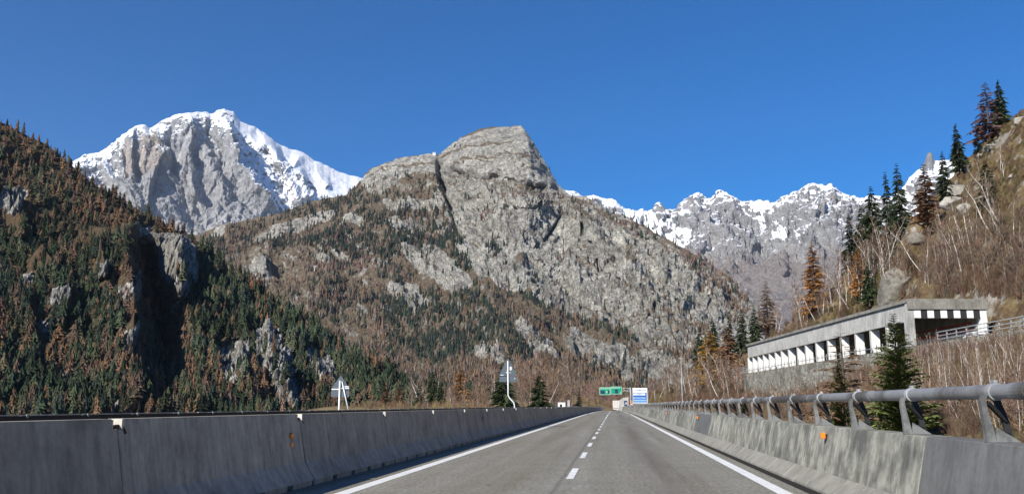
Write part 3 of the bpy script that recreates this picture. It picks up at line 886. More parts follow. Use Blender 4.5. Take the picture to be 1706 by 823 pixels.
M_con_l = concrete("barrier_concrete", [(0.3, (0.26, 0.235, 0.195)), (0.5, (0.37, 0.335, 0.28)), (0.72, (0.47, 0.43, 0.36))], 1.0, 0.55, 0.25)
M_con_r = concrete("parapet_concrete", [(0.36, (0.12, 0.12, 0.105)), (0.48, (0.20, 0.197, 0.168)), (0.6, (0.33, 0.322, 0.27))], 1.7, 0.6, 0.6)
M_con_dk = concrete("fresh_dark_concrete", [(0.3, (0.11, 0.11, 0.108)), (0.6, (0.15, 0.15, 0.145))], 1.0, 0.35)
M_foot = concrete("footing_concrete", [(0.3, (0.17, 0.165, 0.145)), (0.6, (0.26, 0.25, 0.215))], 2.0, 0.3, 0.2)
M_raw = concrete("sunlit_raw_concrete", [(0.3, (0.50, 0.46, 0.38)), (0.6, (0.68, 0.64, 0.55))], 3.0, 0.2)
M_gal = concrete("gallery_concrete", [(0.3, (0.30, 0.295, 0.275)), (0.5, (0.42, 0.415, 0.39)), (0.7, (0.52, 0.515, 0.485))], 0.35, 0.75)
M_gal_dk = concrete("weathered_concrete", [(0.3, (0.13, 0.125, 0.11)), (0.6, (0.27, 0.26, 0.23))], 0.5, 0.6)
M_white = concrete("white_paint", [(0.3, (0.70, 0.70, 0.68)), (0.6, (0.82, 0.82, 0.80))], 0.6, 0.2)
M_black = plain("black_paint", (0.03, 0.03, 0.032), 0.6)
M_red = plain("red_paint", (0.42, 0.035, 0.025), 0.6)
M_rust = plain("rusty_steel", (0.10, 0.045, 0.025), 0.85, 0.2, 0, 0.6, 20)
M_dark = plain("dark_gap", (0.03, 0.028, 0.025), 0.95, 0.1)
def galv(name, lo, hi, sx=(1, 1, 1), sc=1.0):
    k = NT(name, 0.55, 0.4)
    n = k.noise(sc, 5, 0.6, k.mapv(k.pos(), sx)); n2 = k.noise(14, 5, 0.7)
    c = k.ramp(n, [(0.44, lo), (0.5, tuple((a + b) / 2 for a, b in zip(lo, hi))), (0.55, hi)])
    k.color(k.mix(0.5, c, k.ramp(n2, [(0.3, 0.75), (0.7, 1.25)]), 'MULTIPLY'))
    k.b.inputs['Metallic'].default_value = 0.25
    return k.m
M_pipe = galv("weathered_pipe", (0.09, 0.08, 0.068), (0.26, 0.262, 0.262), (0.2, 0.42, 0.2), 1.0)
M_galv = galv("galvanised_steel", (0.30, 0.31, 0.31), (0.45, 0.46, 0.47), (1, 1, 1), 3.0)
M_post = galv("post_steel", (0.12, 0.12, 0.115), (0.22, 0.22, 0.21), (1, 1, 1), 3.0)
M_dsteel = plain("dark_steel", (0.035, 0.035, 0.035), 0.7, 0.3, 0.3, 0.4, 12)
M_slate = plain("sign_back", (0.085, 0.11, 0.13), 0.55, 0.35, 0.1, 0.25, 5)
M_alu = plain("sticker_white", (0.75, 0.76, 0.77), 0.5)
M_pole = plain("pole_paint", (0.72, 0.74, 0.75), 0.45, 0.4, 0.1, 0.2, 6)
def refl(name, c):
    k = NT(name, 0.25, 0.6)
    v = k.voro(90, k.objco())
    k.color(k.mix(0.5, c, k.mix(1.0, c, k.ramp(v, [(0.1, 1.5), (0.6, 0.6)]), 'MULTIPLY')))
    return k.m
M_orange = refl("orange_reflector", (1.0, 0.26, 0.015))

# ================================================================ viaduct deck and road
def strip(name, mat, x0, x1, y0, y1, dz, n=None, kind=None, parent=None):
    n = n or max(2, int((y1 - y0) / 6) + 1)
    yy = np.linspace(y0, y1, n); z = zroad(yy) + dz
    V = np.concatenate([np.stack([yy * 0 + x0, yy, z], 1), np.stack([yy * 0 + x1, yy, z], 1)])
    F = [(i, i + n, i + n + 1, i + 1) for i in range(n - 1)]
    o = link(name, npmesh(name, V, F), mat, parent)
    if kind: o['kind'] = kind
    return o
strip("road", M_asph, -5.75, 3.5, -12, 436, 0.0, kind='structure')
strip("opposite_road", M_asph, -16.6, -6.5, -12, 436, 0.0, kind='structure')
# markings: one object each kind (setting)
def marks(name, rects):
    V = []; F = []
    for (x0, x1, y0, y1) in rects:
        n = max(2, int((y1 - y0) / 8) + 2)
        for i in range(n):
            y = y0 + (y1 - y0) * i / (n - 1); z = float(zroad(y)) + 0.005
            V += [(x0, y, z), (x1, y, z)]
            if i: k = len(V); F.append((k - 4, k - 3, k - 1, k - 2))
    o = link(name, npmesh(name, V, F), M_paint); o['kind'] = 'structure'; return o
marks("left_edge_line", [(-4.72, -4.46, -12, 432)])
marks("right_edge_line", [(2.73, 2.98, -12, 432)])
dash = [(-0.99, -0.84, 18.6 + 7.3 * k, 21.7 + 7.3 * k) for k in range(-3, 12)]
marks("centre_line", dash + [(-0.98, -0.85, 104, 432)])
marks("cross_line", [(-0.8, 2.7, 158, 159.2)])
strip("drain_strip", M_dark, 3.26, 3.46, -12, 430, 0.006, kind='structure')

br = empty("viaduct", (0, 0, 0), 0, "grey concrete road viaduct carrying both carriageways", "viaduct")
m = MB()
for (a, b) in ((-6.6, 4.4), (-17.0, -6.62)):
    for i in range(14):
        y0 = -12 + 13 * i
        m.box(a, b, y0, y0 + 12.98, -1.4, -0.02)
m.build("deck", M_gal_dk, br)
for y in (10, 50, 90):
    for x in (-1.2, -11.8):
        MB().box(x - 2.2, x + 2.2, y, y + 1.8, -24, -1.41).build("pier", M_gal, br)

# ---------------------------------------------------------------- left barrier
def left_proto():
    L = 6.4; g = 0.02
    up = [(-5.62, .09), (-5.82, .42), (-5.975, 1.31), (-6.17, 1.31), (-6.3, .42), (-6.5, .09)]
    cut = [(-5.62, .09), (-5.82, .42), (-5.957, 1.18), (-6.185, 1.18), (-6.3, .42), (-6.5, .09)]
    m = MB()
    m.prism(up, 0.15, L - 0.13); m.prism(cut, g, 0.149); m.prism(cut, L - 0.129, L - g)
    for k in range(5):
        y0 = g + k * 1.28; m.prism([(-5.63, 0.0), (-5.63, .0895), (-6.49, .0895), (-6.49, 0.0)], y0 + (0.13 if k else 0), min(y0 + 1.14, L - g))
    t = empty("barrier_segment", (0, 0, 0), 0)
    m.build("body", M_con_l, t)
    # raw concrete in the lifting notch, made paler for the sun on it, rusty link plate across the joint
    MB().box(-6.15, -5.965, L - 0.128, L - 0.1, 1.185, 1.30).build("notch_lining", M_raw, t)
    MB().box(-6.16, -5.955, 0.10, 0.147, 1.185, 1.305).build("notch_lining", M_raw, t)
    p = MB().bar((-6.02, L - 0.2, 1.2), (-6.02, L + 0.16, 1.22), 0.035, 0.05); p.bar((-5.99, L + 0.14, 1.225), (-5.95, L + 0.17, 1.13), 0.03)
    p.build("link_plate", M_rust, t)
    return t
def copy_tree(o, parent=None):
    c = o.copy(); COL.objects.link(c); c.parent = parent
    for ch in list(o.children): copy_tree(ch, c)
    return c
lp = left_proto()
for k in range(70):
    y = 10.35 - 6.4 * 3 + 6.4 * k
    o = lp if k == 0 else copy_tree(lp)
    z = float(zroad(y)); z2 = float(zroad(y + 6.4))
    o.location = (random.uniform(-.012, .012), y, z); o.rotation_euler = (math.atan2(z2 - z, 6.4), 0, random.uniform(-.0015, .0015))
    tag(o, "dark grey concrete barrier segment standing in line on the left edge of the road", "road barrier", "concrete barrier segments along the left edge")

def reflector(side, y, two=False, rusty=False, label=""):
    t = empty("reflector", (0, 0, 0), 0, label, "reflector")
    if side < 0:
        x = -5.905; zc = 0.92
        MB().box(x - 0.045, x - 0.005, -0.02, 0.02, 0.70, 0.97).build("bracket", M_rust, t)
        for z in ((0.92, 0.755) if two else (0.9, 0.78)):
            MB().box(x - 0.02, x + 0.035, -0.07, 0.05, z - 0.04, z + 0.04).build("lens", M_rust if rusty else M_orange, t, bevel=0.008)
    else:
        x = 3.885
        MB().bar((x + 0.04, 0.03, 0.93), (x - 0.04, 0.03, 0.93), 0.03).build("bracket", M_dsteel, t)
        MB().box(x - 0.085, x - 0.01, -0.04, 0.06, 0.865, 0.975).build("lens", M_rust if rusty else M_orange, t, bevel=0.01)
    t.location = (0, y, float(zroad(y)))
    return t
reflector(-1, 16.15, True, False, "orange double reflector on the left barrier, nearest the camera")
reflector(-1, 40.6, False, True, "rusty empty reflector bracket on the left barrier below the bent sign pole")
reflector(-1, 64.4, False, True, "rusty reflector bracket on the left barrier, second from the camera of the rusty ones")
reflector(-1, 89, False, True, "farthest rusty reflector bracket on the left barrier")
reflector(1, 17.3, label="bright orange reflector on the right parapet, nearest and largest")
reflector(1, 42.4, label="orange reflector on the right parapet, second from the camera")
reflector(1, 66.9, label="small orange reflector on the right parapet, third from the camera")
reflector(1, 92, False, True, "small faded reflector on the right parapet, farthest of the row")

# ---------------------------------------------------------------- right parapet
def right_proto():
    L = 6.3; g = 0.012
    t = empty("parapet_segment", (0, 0, 0), 0)
    MB().prism([(3.765, .0), (3.765, .27), (3.945, 1.08), (4.31, 1.08), (4.36, 0)], g, L - g).build("wall", M_con_r, t, bevel=0.012)
    m = MB(); n = 6; w = L / n
    for k in range(n):
        m.prism([(3.46, .0), (3.462, .045), (3.755, .285), (3.762, .0)], k * w + 0.02, (k + 1) * w - 0.022)
    m.build("footing", M_foot, t, bevel=0.006)
    return t
rp = right_proto()
for k in range(66):
    y = 12.1 - 6.3 * 3 + 6.3 * k
    o = rp if k == 0 else copy_tree(rp)
    z = float(zroad(y)); z2 = float(zroad(y + 6.3))
    o.location = (random.uniform(-.01, .01), y, z); o.rotation_euler = (math.atan2(z2 - z, 6.3), 0, 0)
    tag(o, "dark smooth concrete parapet segment nearest the camera" if k == 2 else "streaked grey concrete parapet segment with sloping footing on the right edge of the road", "parapet", None if k == 2 else "concrete parapet segments along the right edge")

for o in list(COL.objects):          # the newest segments are of a darker, smoother concrete
    if o.name.startswith("wall") and o.parent and o.parent.name.startswith("parapet_segment") and (o.parent.location.y < 12 or 36 < o.parent.location.y < 42):
        o.material_slots[0].link = 'OBJECT'; o.material_slots[0].material = M_con_dk
rail = empty("guard_rail", (0, 0, 0), 0, "long galvanised pipe guard rail on curved posts above the right parapet", "guard rail")
RX, RZ = 4.10, 1.615
yy = list(np.linspace(-8, 395, 60))
MB().tube([(RX, y, RZ + float(zroad(y))) for y in yy], 0.079, 16).build("pipe", M_pipe, rail, smooth=True)
for k in range(34):
    y = 9.6 + 5.46 * k - 10.92
    MB().tube([(RX, y - .2, RZ + float(zroad(y))), (RX, y + .2, RZ + float(zroad(y)))], 0.088, 16).build("sleeve", M_pipe, rail, smooth=False)
def post_parts(mA, mB, mC, y, dz):
    # lit front plate, curved; rear leg with brace, coloured dark for shade; clamp ring; foot gusset
    def plate(m, pts, w, y0, th):
        vs = []; n = len(pts)
        for (x, z, hw) in pts:
            vs += [(x - hw, y0, z + dz), (x + hw, y0, z + dz), (x + hw, y0 + th, z + dz), (x - hw, y0 + th, z + dz)]
        fs = [(0, 1, 2, 3), tuple(4 * (n - 1) + i for i in (3, 2, 1, 0))]
        for i in range(n - 1):
            for j in range(4):
                fs.append((4 * i + j, 4 * i + (j + 1) % 4, 4 * i + 4 + (j + 1) % 4, 4 * i + 4 + j))
        m.add(vs, fs)
    plate(mA, [(4.01, 1.082, .054), (4.003, 1.18, .044), (3.985, 1.32, .035), (3.968, 1.43, .030), (3.965, 1.52, .027), (3.985, 1.58, .024)], 0, y, 0.075)
    vs = [(4.06, y + .01, 1.083 + dz), (4.32, y + .01, 1.083 + dz), (4.075, y + .01, 1.24 + dz), (4.06, y + .03, 1.083 + dz), (4.32, y + .03, 1.083 + dz), (4.075, y + .03, 1.24 + dz)]
    mA.add(vs, [(0, 1, 2), (5, 4, 3), (0, 3, 4, 1), (1, 4, 5, 2), (2, 5, 3, 0)])
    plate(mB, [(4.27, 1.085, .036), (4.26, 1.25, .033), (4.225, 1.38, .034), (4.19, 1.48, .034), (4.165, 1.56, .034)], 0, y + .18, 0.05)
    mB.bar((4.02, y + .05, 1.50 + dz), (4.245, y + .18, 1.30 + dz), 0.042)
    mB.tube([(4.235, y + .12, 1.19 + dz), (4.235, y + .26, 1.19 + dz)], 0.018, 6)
    mC.tube([(RX, y - 0.02, RZ + dz), (RX, y + 0.075, RZ + dz)], 0.095, 16)
    mC.box(RX - 0.02, RX + 0.02, y - 0.015, y + 0.07, RZ + 0.095 + dz, RZ + 0.125 + dz)
pp = empty("post_holder"); A, B_, C_ = MB(), MB(), MB()
post_parts(A, B_, C_, 0.0, 0.0)
p0 = A.build("post", M_post, rail); q0 = B_.build("rear_leg", M_dsteel, p0); c0 = C_.build("clamp", M_galv, p0)  # rear leg takes dark steel to stand for its shaded side
bpy.data.objects.remove(pp)
ysp = [10.22 + 2.73 * k for k in range(-4, 90)]
for i, y in enumerate(ysp):
    if i == 0: p0.location = (0, y, float(zroad(y))); continue
    p = p0.copy(); COL.objects.link(p); p.parent = rail; p.location = (0, y, float(zroad(y)))
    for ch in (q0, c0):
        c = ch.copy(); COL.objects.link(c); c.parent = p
A = MB()
for k in range(90, 140):
    y = 10.22 + 2.73 * k
    post_parts(A, A, A, y, float(zroad(y)))
o = A.build("far_post", M_post, rail); o['kind'] = 'stuff'

# ---------------------------------------------------------------- far parapet rail of the opposite carriageway
fr = empty("steel_railing", (0, 0, 0), 0, "dark steel railing along the far side of the opposite carriageway, seen over the left barrier", "railing")
m = MB()
for i in range(30):
    y0 = -8 + 14 * i; m.bar((-16.3, y0, 1.02 + float(zroad(y0))), (-16.3, y0 + 13.97, 1.02 + float(zroad(y0 + 14))), 0.12, 0.32)
m.build("beam", M_dsteel, fr)
m = MB()
for i in range(30):
    y0 = -8 + 14 * i; m.bar((-16.3, y0, 1.20 + float(zroad(y0))), (-16.3, y0 + 13.9, 1.20 + float(zroad(y0 + 14))), 0.10, 0.025)
m.build("lit_top_edge", M_galv, fr)  # pale strip laid on the beam to give its sunlit top edge
for k in range(90):
    y = 3 + 2.93 * k; z = float(zroad(y))
    MB().box(-16.42, -16.365, y - .05, y + .05, z - 0.02, z + 1.2).box(-16.24, -16.21, y - .04, y + .04, z + 1.13, z + 1.225).build("post", M_galv, fr)

# ================================================================ gallery (avalanche shelter) on the upper road
G0 = Vector((41.7, 132.5)); Gd = Vector((-0.13, 1.0)).normalized(); Gr = Vector((Gd.y, -Gd.x))
def GP(s, w, z):            # along, across (to the hill), height above upper road
    y = G0.y + Gd.y * s + Gr.y * w
    return (G0.x + Gd.x * s + Gr.x * w, y, float(zup(G0.y + Gd.y * s)) + z)
def gbox(m, s0, s1, w0, w1, z0, z1, n=1):
    for i in range(n):
        a = s0 + (s1 - s0) * i / n; b = s0 + (s1 - s0) * (i + 1) / n
        vs = [GP(a, w0, z0), GP(b, w0, z0), GP(b, w1, z0), GP(a, w1, z0), GP(a, w0, z1), GP(b, w0, z1), GP(b, w1, z1), GP(a, w1, z1)]
        m.add(vs, [(0, 3, 2, 1), (4, 5, 6, 7), (0, 1, 5, 4), (1, 2, 6, 5), (2, 3, 7, 6), (3, 0, 4, 7)])
    return m
gal = empty("rock_gallery", GP(0, 0, 0) if False else (0, 0, 0), 0, "long concrete avalanche gallery with white pillars on the upper road beside the slope", "gallery")
SL = 80.5
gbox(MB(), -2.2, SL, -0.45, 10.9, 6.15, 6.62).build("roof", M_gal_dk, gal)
fa = MB()
edges = [-1.4] + [5.2 + 10.75 * k for k in range(7)] + [SL - 0.2]
for a, b in zip(edges[:-1], edges[1:]): gbox(fa, a + 0.03, b - 0.03, -0.12, 0.35, 3.55, 6.14)
fa.build("fascia", M_gal, gal)
for q in (-0.4, 1.6):
    pass
YP = [212.6, 208.6, 204.6, 200.7, 196.4, 192.2, 188.2, 183.7, 178.4, 173.8, 168.2, 162.4, 156.4, 150.2, 144.3, 138.5]
for y in YP:
    s = (y - 132.5) / Gd.y
    b = gbox(MB(), s, s + 0.5, 0.0, 1.35, -0.02, 3.54)
    o = b.build("pillar", M_white, gal)
    gbox(MB(), s - 0.012, s + 0.51, -0.03, -0.012, 0.0, 3.53).build("front_face", M_gal, o)
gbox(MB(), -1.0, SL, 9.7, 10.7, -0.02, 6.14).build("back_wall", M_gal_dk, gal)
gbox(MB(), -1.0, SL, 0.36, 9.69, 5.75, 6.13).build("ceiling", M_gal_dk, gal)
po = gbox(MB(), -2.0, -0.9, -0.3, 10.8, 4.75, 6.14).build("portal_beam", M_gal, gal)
gbox(MB(), -2.25, -2.0, -0.5, 11.0, 5.15, 6.63).build("portal_parapet", M_gal_dk, po)
lo = 0.45; n = 11; w = 10.3 / n
for k in range(n):
    gbox(MB(), -2.02, -2.005, lo + k * w, lo + (k + 1) * w, 3.95, 5.1).build("painted_block", M_white if k % 2 == 0 else M_black, po)
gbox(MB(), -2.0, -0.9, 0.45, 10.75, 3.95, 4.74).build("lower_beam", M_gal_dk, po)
gbox(MB(), -2.0, -0.3, -0.3, 0.44, -0.02, 4.74).build("portal_column", M_gal, gal)
c = gbox(MB(), -2.0, -0.9, 9.9, 10.8, -0.02, 3.94).build("portal_column", M_white, gal)
wv = gbox(MB(), 0, 30, 9.60, 9.695, 0.0, 2.2).build("painted_band", M_white, gal)
gbox(MB(), 0, 30, 9.58, 9.695, 2.22, 2.75).build("red_stripe", M_red, gal)
gbox(MB(), 0, 24, 9.58, 9.695, 3.4, 3.6).build("red_stripe", M_red, gal)
# upper road surface
ur = MB(); gbox(ur, -100, 175, 0.25, 9.5, 0.0, 0.04, 30)
o = ur.build("upper_road", M_asph); o['kind'] = 'structure'
gs = MB(); gbox(gs, -1.5, SL - 1, 0.0, 10.7, 6.63, 6.66)
o = gs.build("grass_cover", M_valley, gal)

# masonry retaining wall
def masonry():
    k = NT("rubble_masonry", 0.95, 0.1)
    v = k.voro(1.5, None, 'DISTANCE_TO_EDGE'); cc = k.voro(1.5, None, 'F1', 'Color')
    n = k.noise(5, 6, 0.7); n0 = k.noise(0.25, 5, 0.6)
    c = k.ramp(n0, [(0.3, (0.19, 0.18, 0.15)), (0.7, (0.36, 0.345, 0.29))])
    g_ = k.n.new('ShaderNodeRGBToBW'); k.l.new(cc, g_.inputs[0])
    c = k.mix(0.8, c, k.ramp(g_.outputs[0], [(0.2, 0.65), (0.8, 1.35)]), 'MULTIPLY')
    c = k.mix(0.7, c, k.ramp(n, [(0.3, 0.6), (0.7, 1.35)]), 'MULTIPLY')
    c = k.mix(k.ramp(v, [(0.0, 0.8), (0.05, 0.0)]), c, (0.09, 0.085, 0.07))
    k.color(c); k.bump(k.ramp(v, [(0, 0), (0.12, 1)]), 0.08)
    return k.m
M_mas = masonry()
mw = MB()
gbox(mw, -75, 92, -0.62, -0.05, -8.2, -0.15, 60)
o = mw.build("retaining_wall", M_mas)
tag(o, "rough stone retaining wall holding up the road below the gallery", "retaining wall")
# bridge girder beyond the wall
o = gbox(MB(), 93, 112, -0.5, 0.2, -0.9, -0.2).build("steel_girder", M_rust)
tag(o, "rusty red steel girder under the upper road railing at the end of the stone wall", "girder")

def railing(name, s0, s1, step, h, w, rails, label, pw=0.1, mat=M_galv, tw=0.09):
    t = empty(name, (0, 0, 0), 0, label, "railing")
    n = int((s1 - s0) / step)
    for zz in rails:
        m = MB()
        for i in range(n):
            m.bar(GP(s0 + i * step, w, zz), GP(s0 + (i + 1) * step, w, zz), 0.06, tw)
        m.build("rail", mat, t)
    for i in range(n + 1):
        s = s0 + i * step
        gbox(MB(), s, s + pw, w + 0.04, w + 0.16, -0.02, h).build("post", mat, t)
    return t
railing("road_railing", -70, -6.4, 2.45, 1.35, 0.1, (0.35, 0.8, 1.3), "grey three-rail steel railing on the upper road in front of the gallery portal", 0.14, tw=0.11)
railing("road_railing", -3.5, SL, 2.1, 1.0, -0.55, (0.55,), "low grey railing running along the foot of the gallery pillars", 0.09)
railing("road_railing", SL + 1.0, SL + 62, 1.25, 1.75, 0.0, (0.35, 0.8, 1.25, 1.7), "tall grey lattice railing on the upper road beyond the far end of the gallery", 0.12)

M_car = plain("car_white", (0.72, 0.73, 0.74), 0.3, 0.5, 0, 0.08)
M_glass = plain("window_glass", (0.03, 0.06, 0.12), 0.08, 0.6, 0, 0.1)
cp = Vector(GP(-9.0, 6.3, 0.05))
car = empty("car", cp, math.atan2(0.13, 1.0), "small white car driving towards the viewer beside the gallery portal", "car")
def hull(rows):      # rows of (y, half width, z low, z high)
    m = MB(); vs = []
    for (y, hw, a, b) in rows: vs += [(-hw, y, a), (hw, y, a), (hw * .96, y, b), (-hw * .96, y, b)]
    fs = [(0, 1, 2, 3), tuple(4 * (len(rows) - 1) + q for q in (3, 2, 1, 0))]
    for r in range(len(rows) - 1):
        for q in range(4): fs.append((4 * r + q, 4 * r + 4 + q, 4 * r + 4 + (q + 1) % 4, 4 * r + (q + 1) % 4))
    return m.add(vs, fs)
hull([(0, .78, .3, .62), (.12, .86, .24, .74), (1.0, .89, .22, .90), (3.6, .89, .22, .96), (4.1, .84, .3, .90)]).build("body", M_car, car, bevel=.04)
hull([(1.02, .76, .905, .93), (1.55, .70, .96, 1.42), (3.0, .70, .965, 1.46), (3.75, .72, .96, 1.0)]).build("cabin", M_car, car, bevel=.03)
MB().add([(-.66, 1.05, .96), (.66, 1.05, .96), (.60, 1.50, 1.37), (-.60, 1.50, 1.37), (-.66, 1.07, .95), (.66, 1.07, .95), (.60, 1.52, 1.36), (-.60, 1.52, 1.36)],
         [(0, 1, 2, 3), (7, 6, 5, 4), (0, 4, 5, 1), (1, 5, 6, 2), (2, 6, 7, 3), (3, 7, 4, 0)]).build("windscreen", M_glass, car)
for sx in (-1, 1):
    MB().box(sx * .735 - .012, sx * .735 + .012, 1.6, 3.1, .99, 1.33).build("side_window", M_glass, car)
    MB().box(sx * .62 - .14, sx * .62 + .14, -.01, .03, .56, .68).build("headlight", M_alu, car)
    for y in (.8, 3.3): MB().tube([(sx * .80 - .09, y, .3), (sx * .80 + .09, y, .3)], .3, 14).build("wheel", M_dark, car)
MB().box(-.5, .5, -.015, .02, .34, .5).build("grille", M_dark, car)

# ================================================================ signs, gantry, lorry
M_blue = plain("sign_blue", (0.03, 0.12, 0.42), 0.45, 0.3, 0, 0.15)
M_lblue = plain("sign_light_blue", (0.30, 0.50, 0.80), 0.45, 0.3, 0, 0.15)
M_green = plain("sign_green", (0.0, 0.27, 0.13), 0.45, 0.3, 0, 0.12)
M_lgreen = plain("sign_border", (0.45, 0.75, 0.62), 0.45)
M_navy = plain("sign_navy", (0.02, 0.03, 0.10), 0.5)
def text(body, size, loc, mat, parent, name="lettering", rz=0.0, ax='CENTER', sx=1.0):
    cu = bpy.data.curves.new(name, 'FONT'); cu.body = body; cu.size = size; cu.align_x = ax; cu.align_y = 'CENTER'
    cu.extrude = 0.004; cu.offset = 0.006 * size
    tmp = bpy.data.objects.new("tmp", cu); COL.objects.link(tmp)
    dg = bpy.context.evaluated_depsgraph_get(); me = bpy.data.meshes.new_from_object(tmp.evaluated_get(dg))
    bpy.data.objects.remove(tmp)
    me.materials.clear(); me.materials.append(mat)
    me.transform(Matrix.Diagonal((sx, 1, 1, 1)))
    me.transform(Matrix.Rotation(R(90), 4, 'X'))
    return link(name, me, None, parent, loc)

def back_sign(loc, w, tri, rect, pole_fn, label, marks_):
    t = empty("warning_sign", loc, 0, label, "sign")
    y = 0.0
    m = MB(); hw = w / 2
    zt, zm = tri
    m.add([(-0.03, y, zt), (0.03, y, zt), (hw, y, zm + 0.07), (hw * 0.97, y, zm), (-hw * 0.97, y, zm), (-hw, y, zm + 0.07),
           (-0.03, y + .03, zt), (0.03, y + .03, zt), (hw, y + .03, zm + 0.07), (hw * 0.97, y + .03, zm), (-hw * 0.97, y + .03, zm), (-hw, y + .03, zm + 0.07)],
          [(0, 1, 2, 3, 4, 5), (11, 10, 9, 8, 7, 6)] + [(i, i + 6, (i + 1) % 6 + 6, (i + 1) % 6) for i in range(6)])
    m.build("triangular_plate", M_slate, t)
    MB().box(-hw * .98, hw * .98, y, y + .03, rect[0], rect[1]).build("lower_plate", M_slate, t)
    pole_fn(t)
    for (x0, x1, z0, z1) in marks_:
        MB().box(x0, x1, y - .012, y - .002, z0, z1).build("white_mark", M_alu, t)
    return t
def pole1(t):
    MB().tube([(-0.02, -.06, -1.5), (-0.02, -.06, 3.0)], .055, 10).build("pole", M_pole, t, smooth=True)
    MB().tube([(0.72, -.1, 0.7), (0.12, -.07, 2.95)], .04, 8).build("strut", M_pole, t, smooth=True)
z0 = 1.47
back_sign((-17.05, 55.0, 0), 1.2, (3.30, 2.42), (1.99, 2.38), pole1, "back of a triangular sign with a white pole and slanting strut",
          [(-0.56, -0.02, 2.435, 2.50), (0.08, 0.57, 2.50, 2.56), (0.2, 0.55, 2.60, 2.66)])
def pole2(t):
    MB().tube([(0.45, -.05, 0.0), (0.45, -.05, 1.45), (0.40, -.05, 1.65), (0.08, -.05, 2.0), (0.02, -.05, 2.15), (0.0, -.05, 4.42)], .045, 10).build("bent_pole", M_pole, t, smooth=True)
s2 = back_sign((-7.02, 60.0, 0), 1.2, (4.56, 3.42), (3.02, 3.38), pole2, "back of a triangular sign on a kinked white pole above the left barrier",
          [(0.12, 0.25, 3.80, 4.02), (-0.5, -0.3, 3.46, 3.50), (-0.12, -0.06, 3.62, 3.70), (0.1, 0.18, 3.62, 3.66), (0.42, 0.50, 3.24, 3.28), (0.42, 0.44, 3.2, 3.28)])
text("2", 0.3, (0.19, -.016, 3.92), M_alu, s2)

# gantry
gy = 248.0; gz = float(zroad(gy))
ga = empty("sign_gantry", (0, gy, gz), 0, "grey steel gantry arm reaching over the road and holding two green signs", "gantry")
MB().box(4.55, 4.85, -.15, .15, -.3, 6.5).build("column", M_galv, ga)
MB().bar((4.7, 0, 6.3), (-3.7, 0, 6.3), .14).bar((4.7, 0, 5.6), (-3.7, 0, 5.6), .12).build("arm", M_galv, ga)
m = MB()
for k in range(8): m.bar((4.5 - 1.0 * k, 0, 5.6 if k % 2 else 6.3), (3.5 - 1.0 * k, 0, 6.3 if k % 2 else 5.6), .07)
m.build("lattice", M_galv, ga)
def gsign(x0, x1, z0, z1, words, label, extra=None):
    t = empty("direction_sign", (0, gy - .25, gz), 0, label, "sign")
    MB().box(x0, x1, 0, .08, z0, z1).build("panel", M_lgreen, t)
    MB().box(x0 + .09, x1 - .09, -.02, -.002, z0 + .09, z1 - .09).build("green_face", M_green, t)
    for (b, sz, x, z) in words: text(b, sz, (x, -.03, z), M_alu, t)
    for (a, b, c_, d_) in extra or []: MB().box(a, b, -.035, -.022, c_, d_).build("dark_field", M_navy, t)
    return t
gsign(-3.7, -0.82, 4.55, 6.55, [("MONTE BIANCO", .36, -2.26, 6.2), ("↑", .9, -1.75, 5.2)], "green overhead sign on the gantry, left of the pair", [(-3.5, -2.3, 4.8, 5.7), (-1.5, -1.0, 4.9, 5.7)])
gsign(-0.68, 2.35, 4.72, 6.75, [("COURMAYEUR", .38, 0.62, 6.38), ("↗", .6, 1.95, 5.1)], "green overhead sign on the gantry, right of the pair", [(0.5, 1.3, 4.9, 6.0)])
# information board
iy = 200.0; iz = float(zroad(iy))
t = empty("information_board", (0, iy, iz), 0, "large blue and white information board on posts beyond the right guard rail", "sign")
MB().box(4.25, 7.45, 0, .08, 2.0, 5.35).build("board", M_white, t)
MB().box(4.32, 7.3, -.02, -.002, 2.12, 4.35).build("blue_face", M_blue, t)
MB().box(4.38, 7.0, -.04, -.022, 3.75, 4.2).build("white_strip", M_alu, t)
MB().box(4.38, 7.0, -.04, -.022, 3.0, 3.35).build("white_strip", M_lblue, t)
MB().box(4.38, 7.2, -.04, -.022, 2.55, 2.8).build("white_strip", M_lblue, t)
MB().box(4.38, 7.2, -.04, -.022, 2.2, 2.4).build("white_strip", M_lblue, t)
text("COURMAYEUR", .42, (5.85, -.02, 4.85), M_blue, t); text("AOSTA", .36, (5.7, -.05, 3.97), M_navy, t)
text("MONTE BIANCO", .26, (5.7, -.05, 3.17), M_navy, t)
for x in (4.9, 6.9): MB().box(x - .06, x + .06, .09, .2, -3, 5.2).build("post", M_galv, t)
# small signs on the right, before the lorry
t = empty("direction_board", (0, 300, float(zroad(300))), 0, "dark blue roadside board with a white arrow, left of the gantry column", "sign")
MB().box(3.5, 4.55, 0, .06, 1.7, 3.4).build("panel", M_navy, t)
text("↗", 1.3, (4.05, -.02, 2.5), M_alu, t); MB().box(3.98, 4.1, .07, .15, -.3, 3.3).build("post", M_galv, t)
t = empty("hazard_sign", (0, 240, float(zroad(240))), 0, "small amber warning plate low on the gantry side", "sign")
M_amber = plain("amber_paint", (0.55, 0.20, 0.03), 0.5)
MB().box(4.55, 5.1, 0, .05, 2.05, 2.75).build("panel", M_amber, t)
MB().box(4.6, 5.1, 0, .05, 1.75, 2.0).build("white_plate", M_alu, t); MB().box(4.8, 4.87, .06, .13, -.3, 2.7).build("post", M_galv, t)
t = empty("lamp_post", (9.0, 120, float(ZR(9.0, 120.0)) - .2), 0, "tall thin pale pole standing beyond the right guard rail", "pole")
MB().tube([(0, 0, 0), (0, 0, 7.9 - t.location.z)], [.06, .045], 8).build("shaft", M_galv, t, smooth=True)
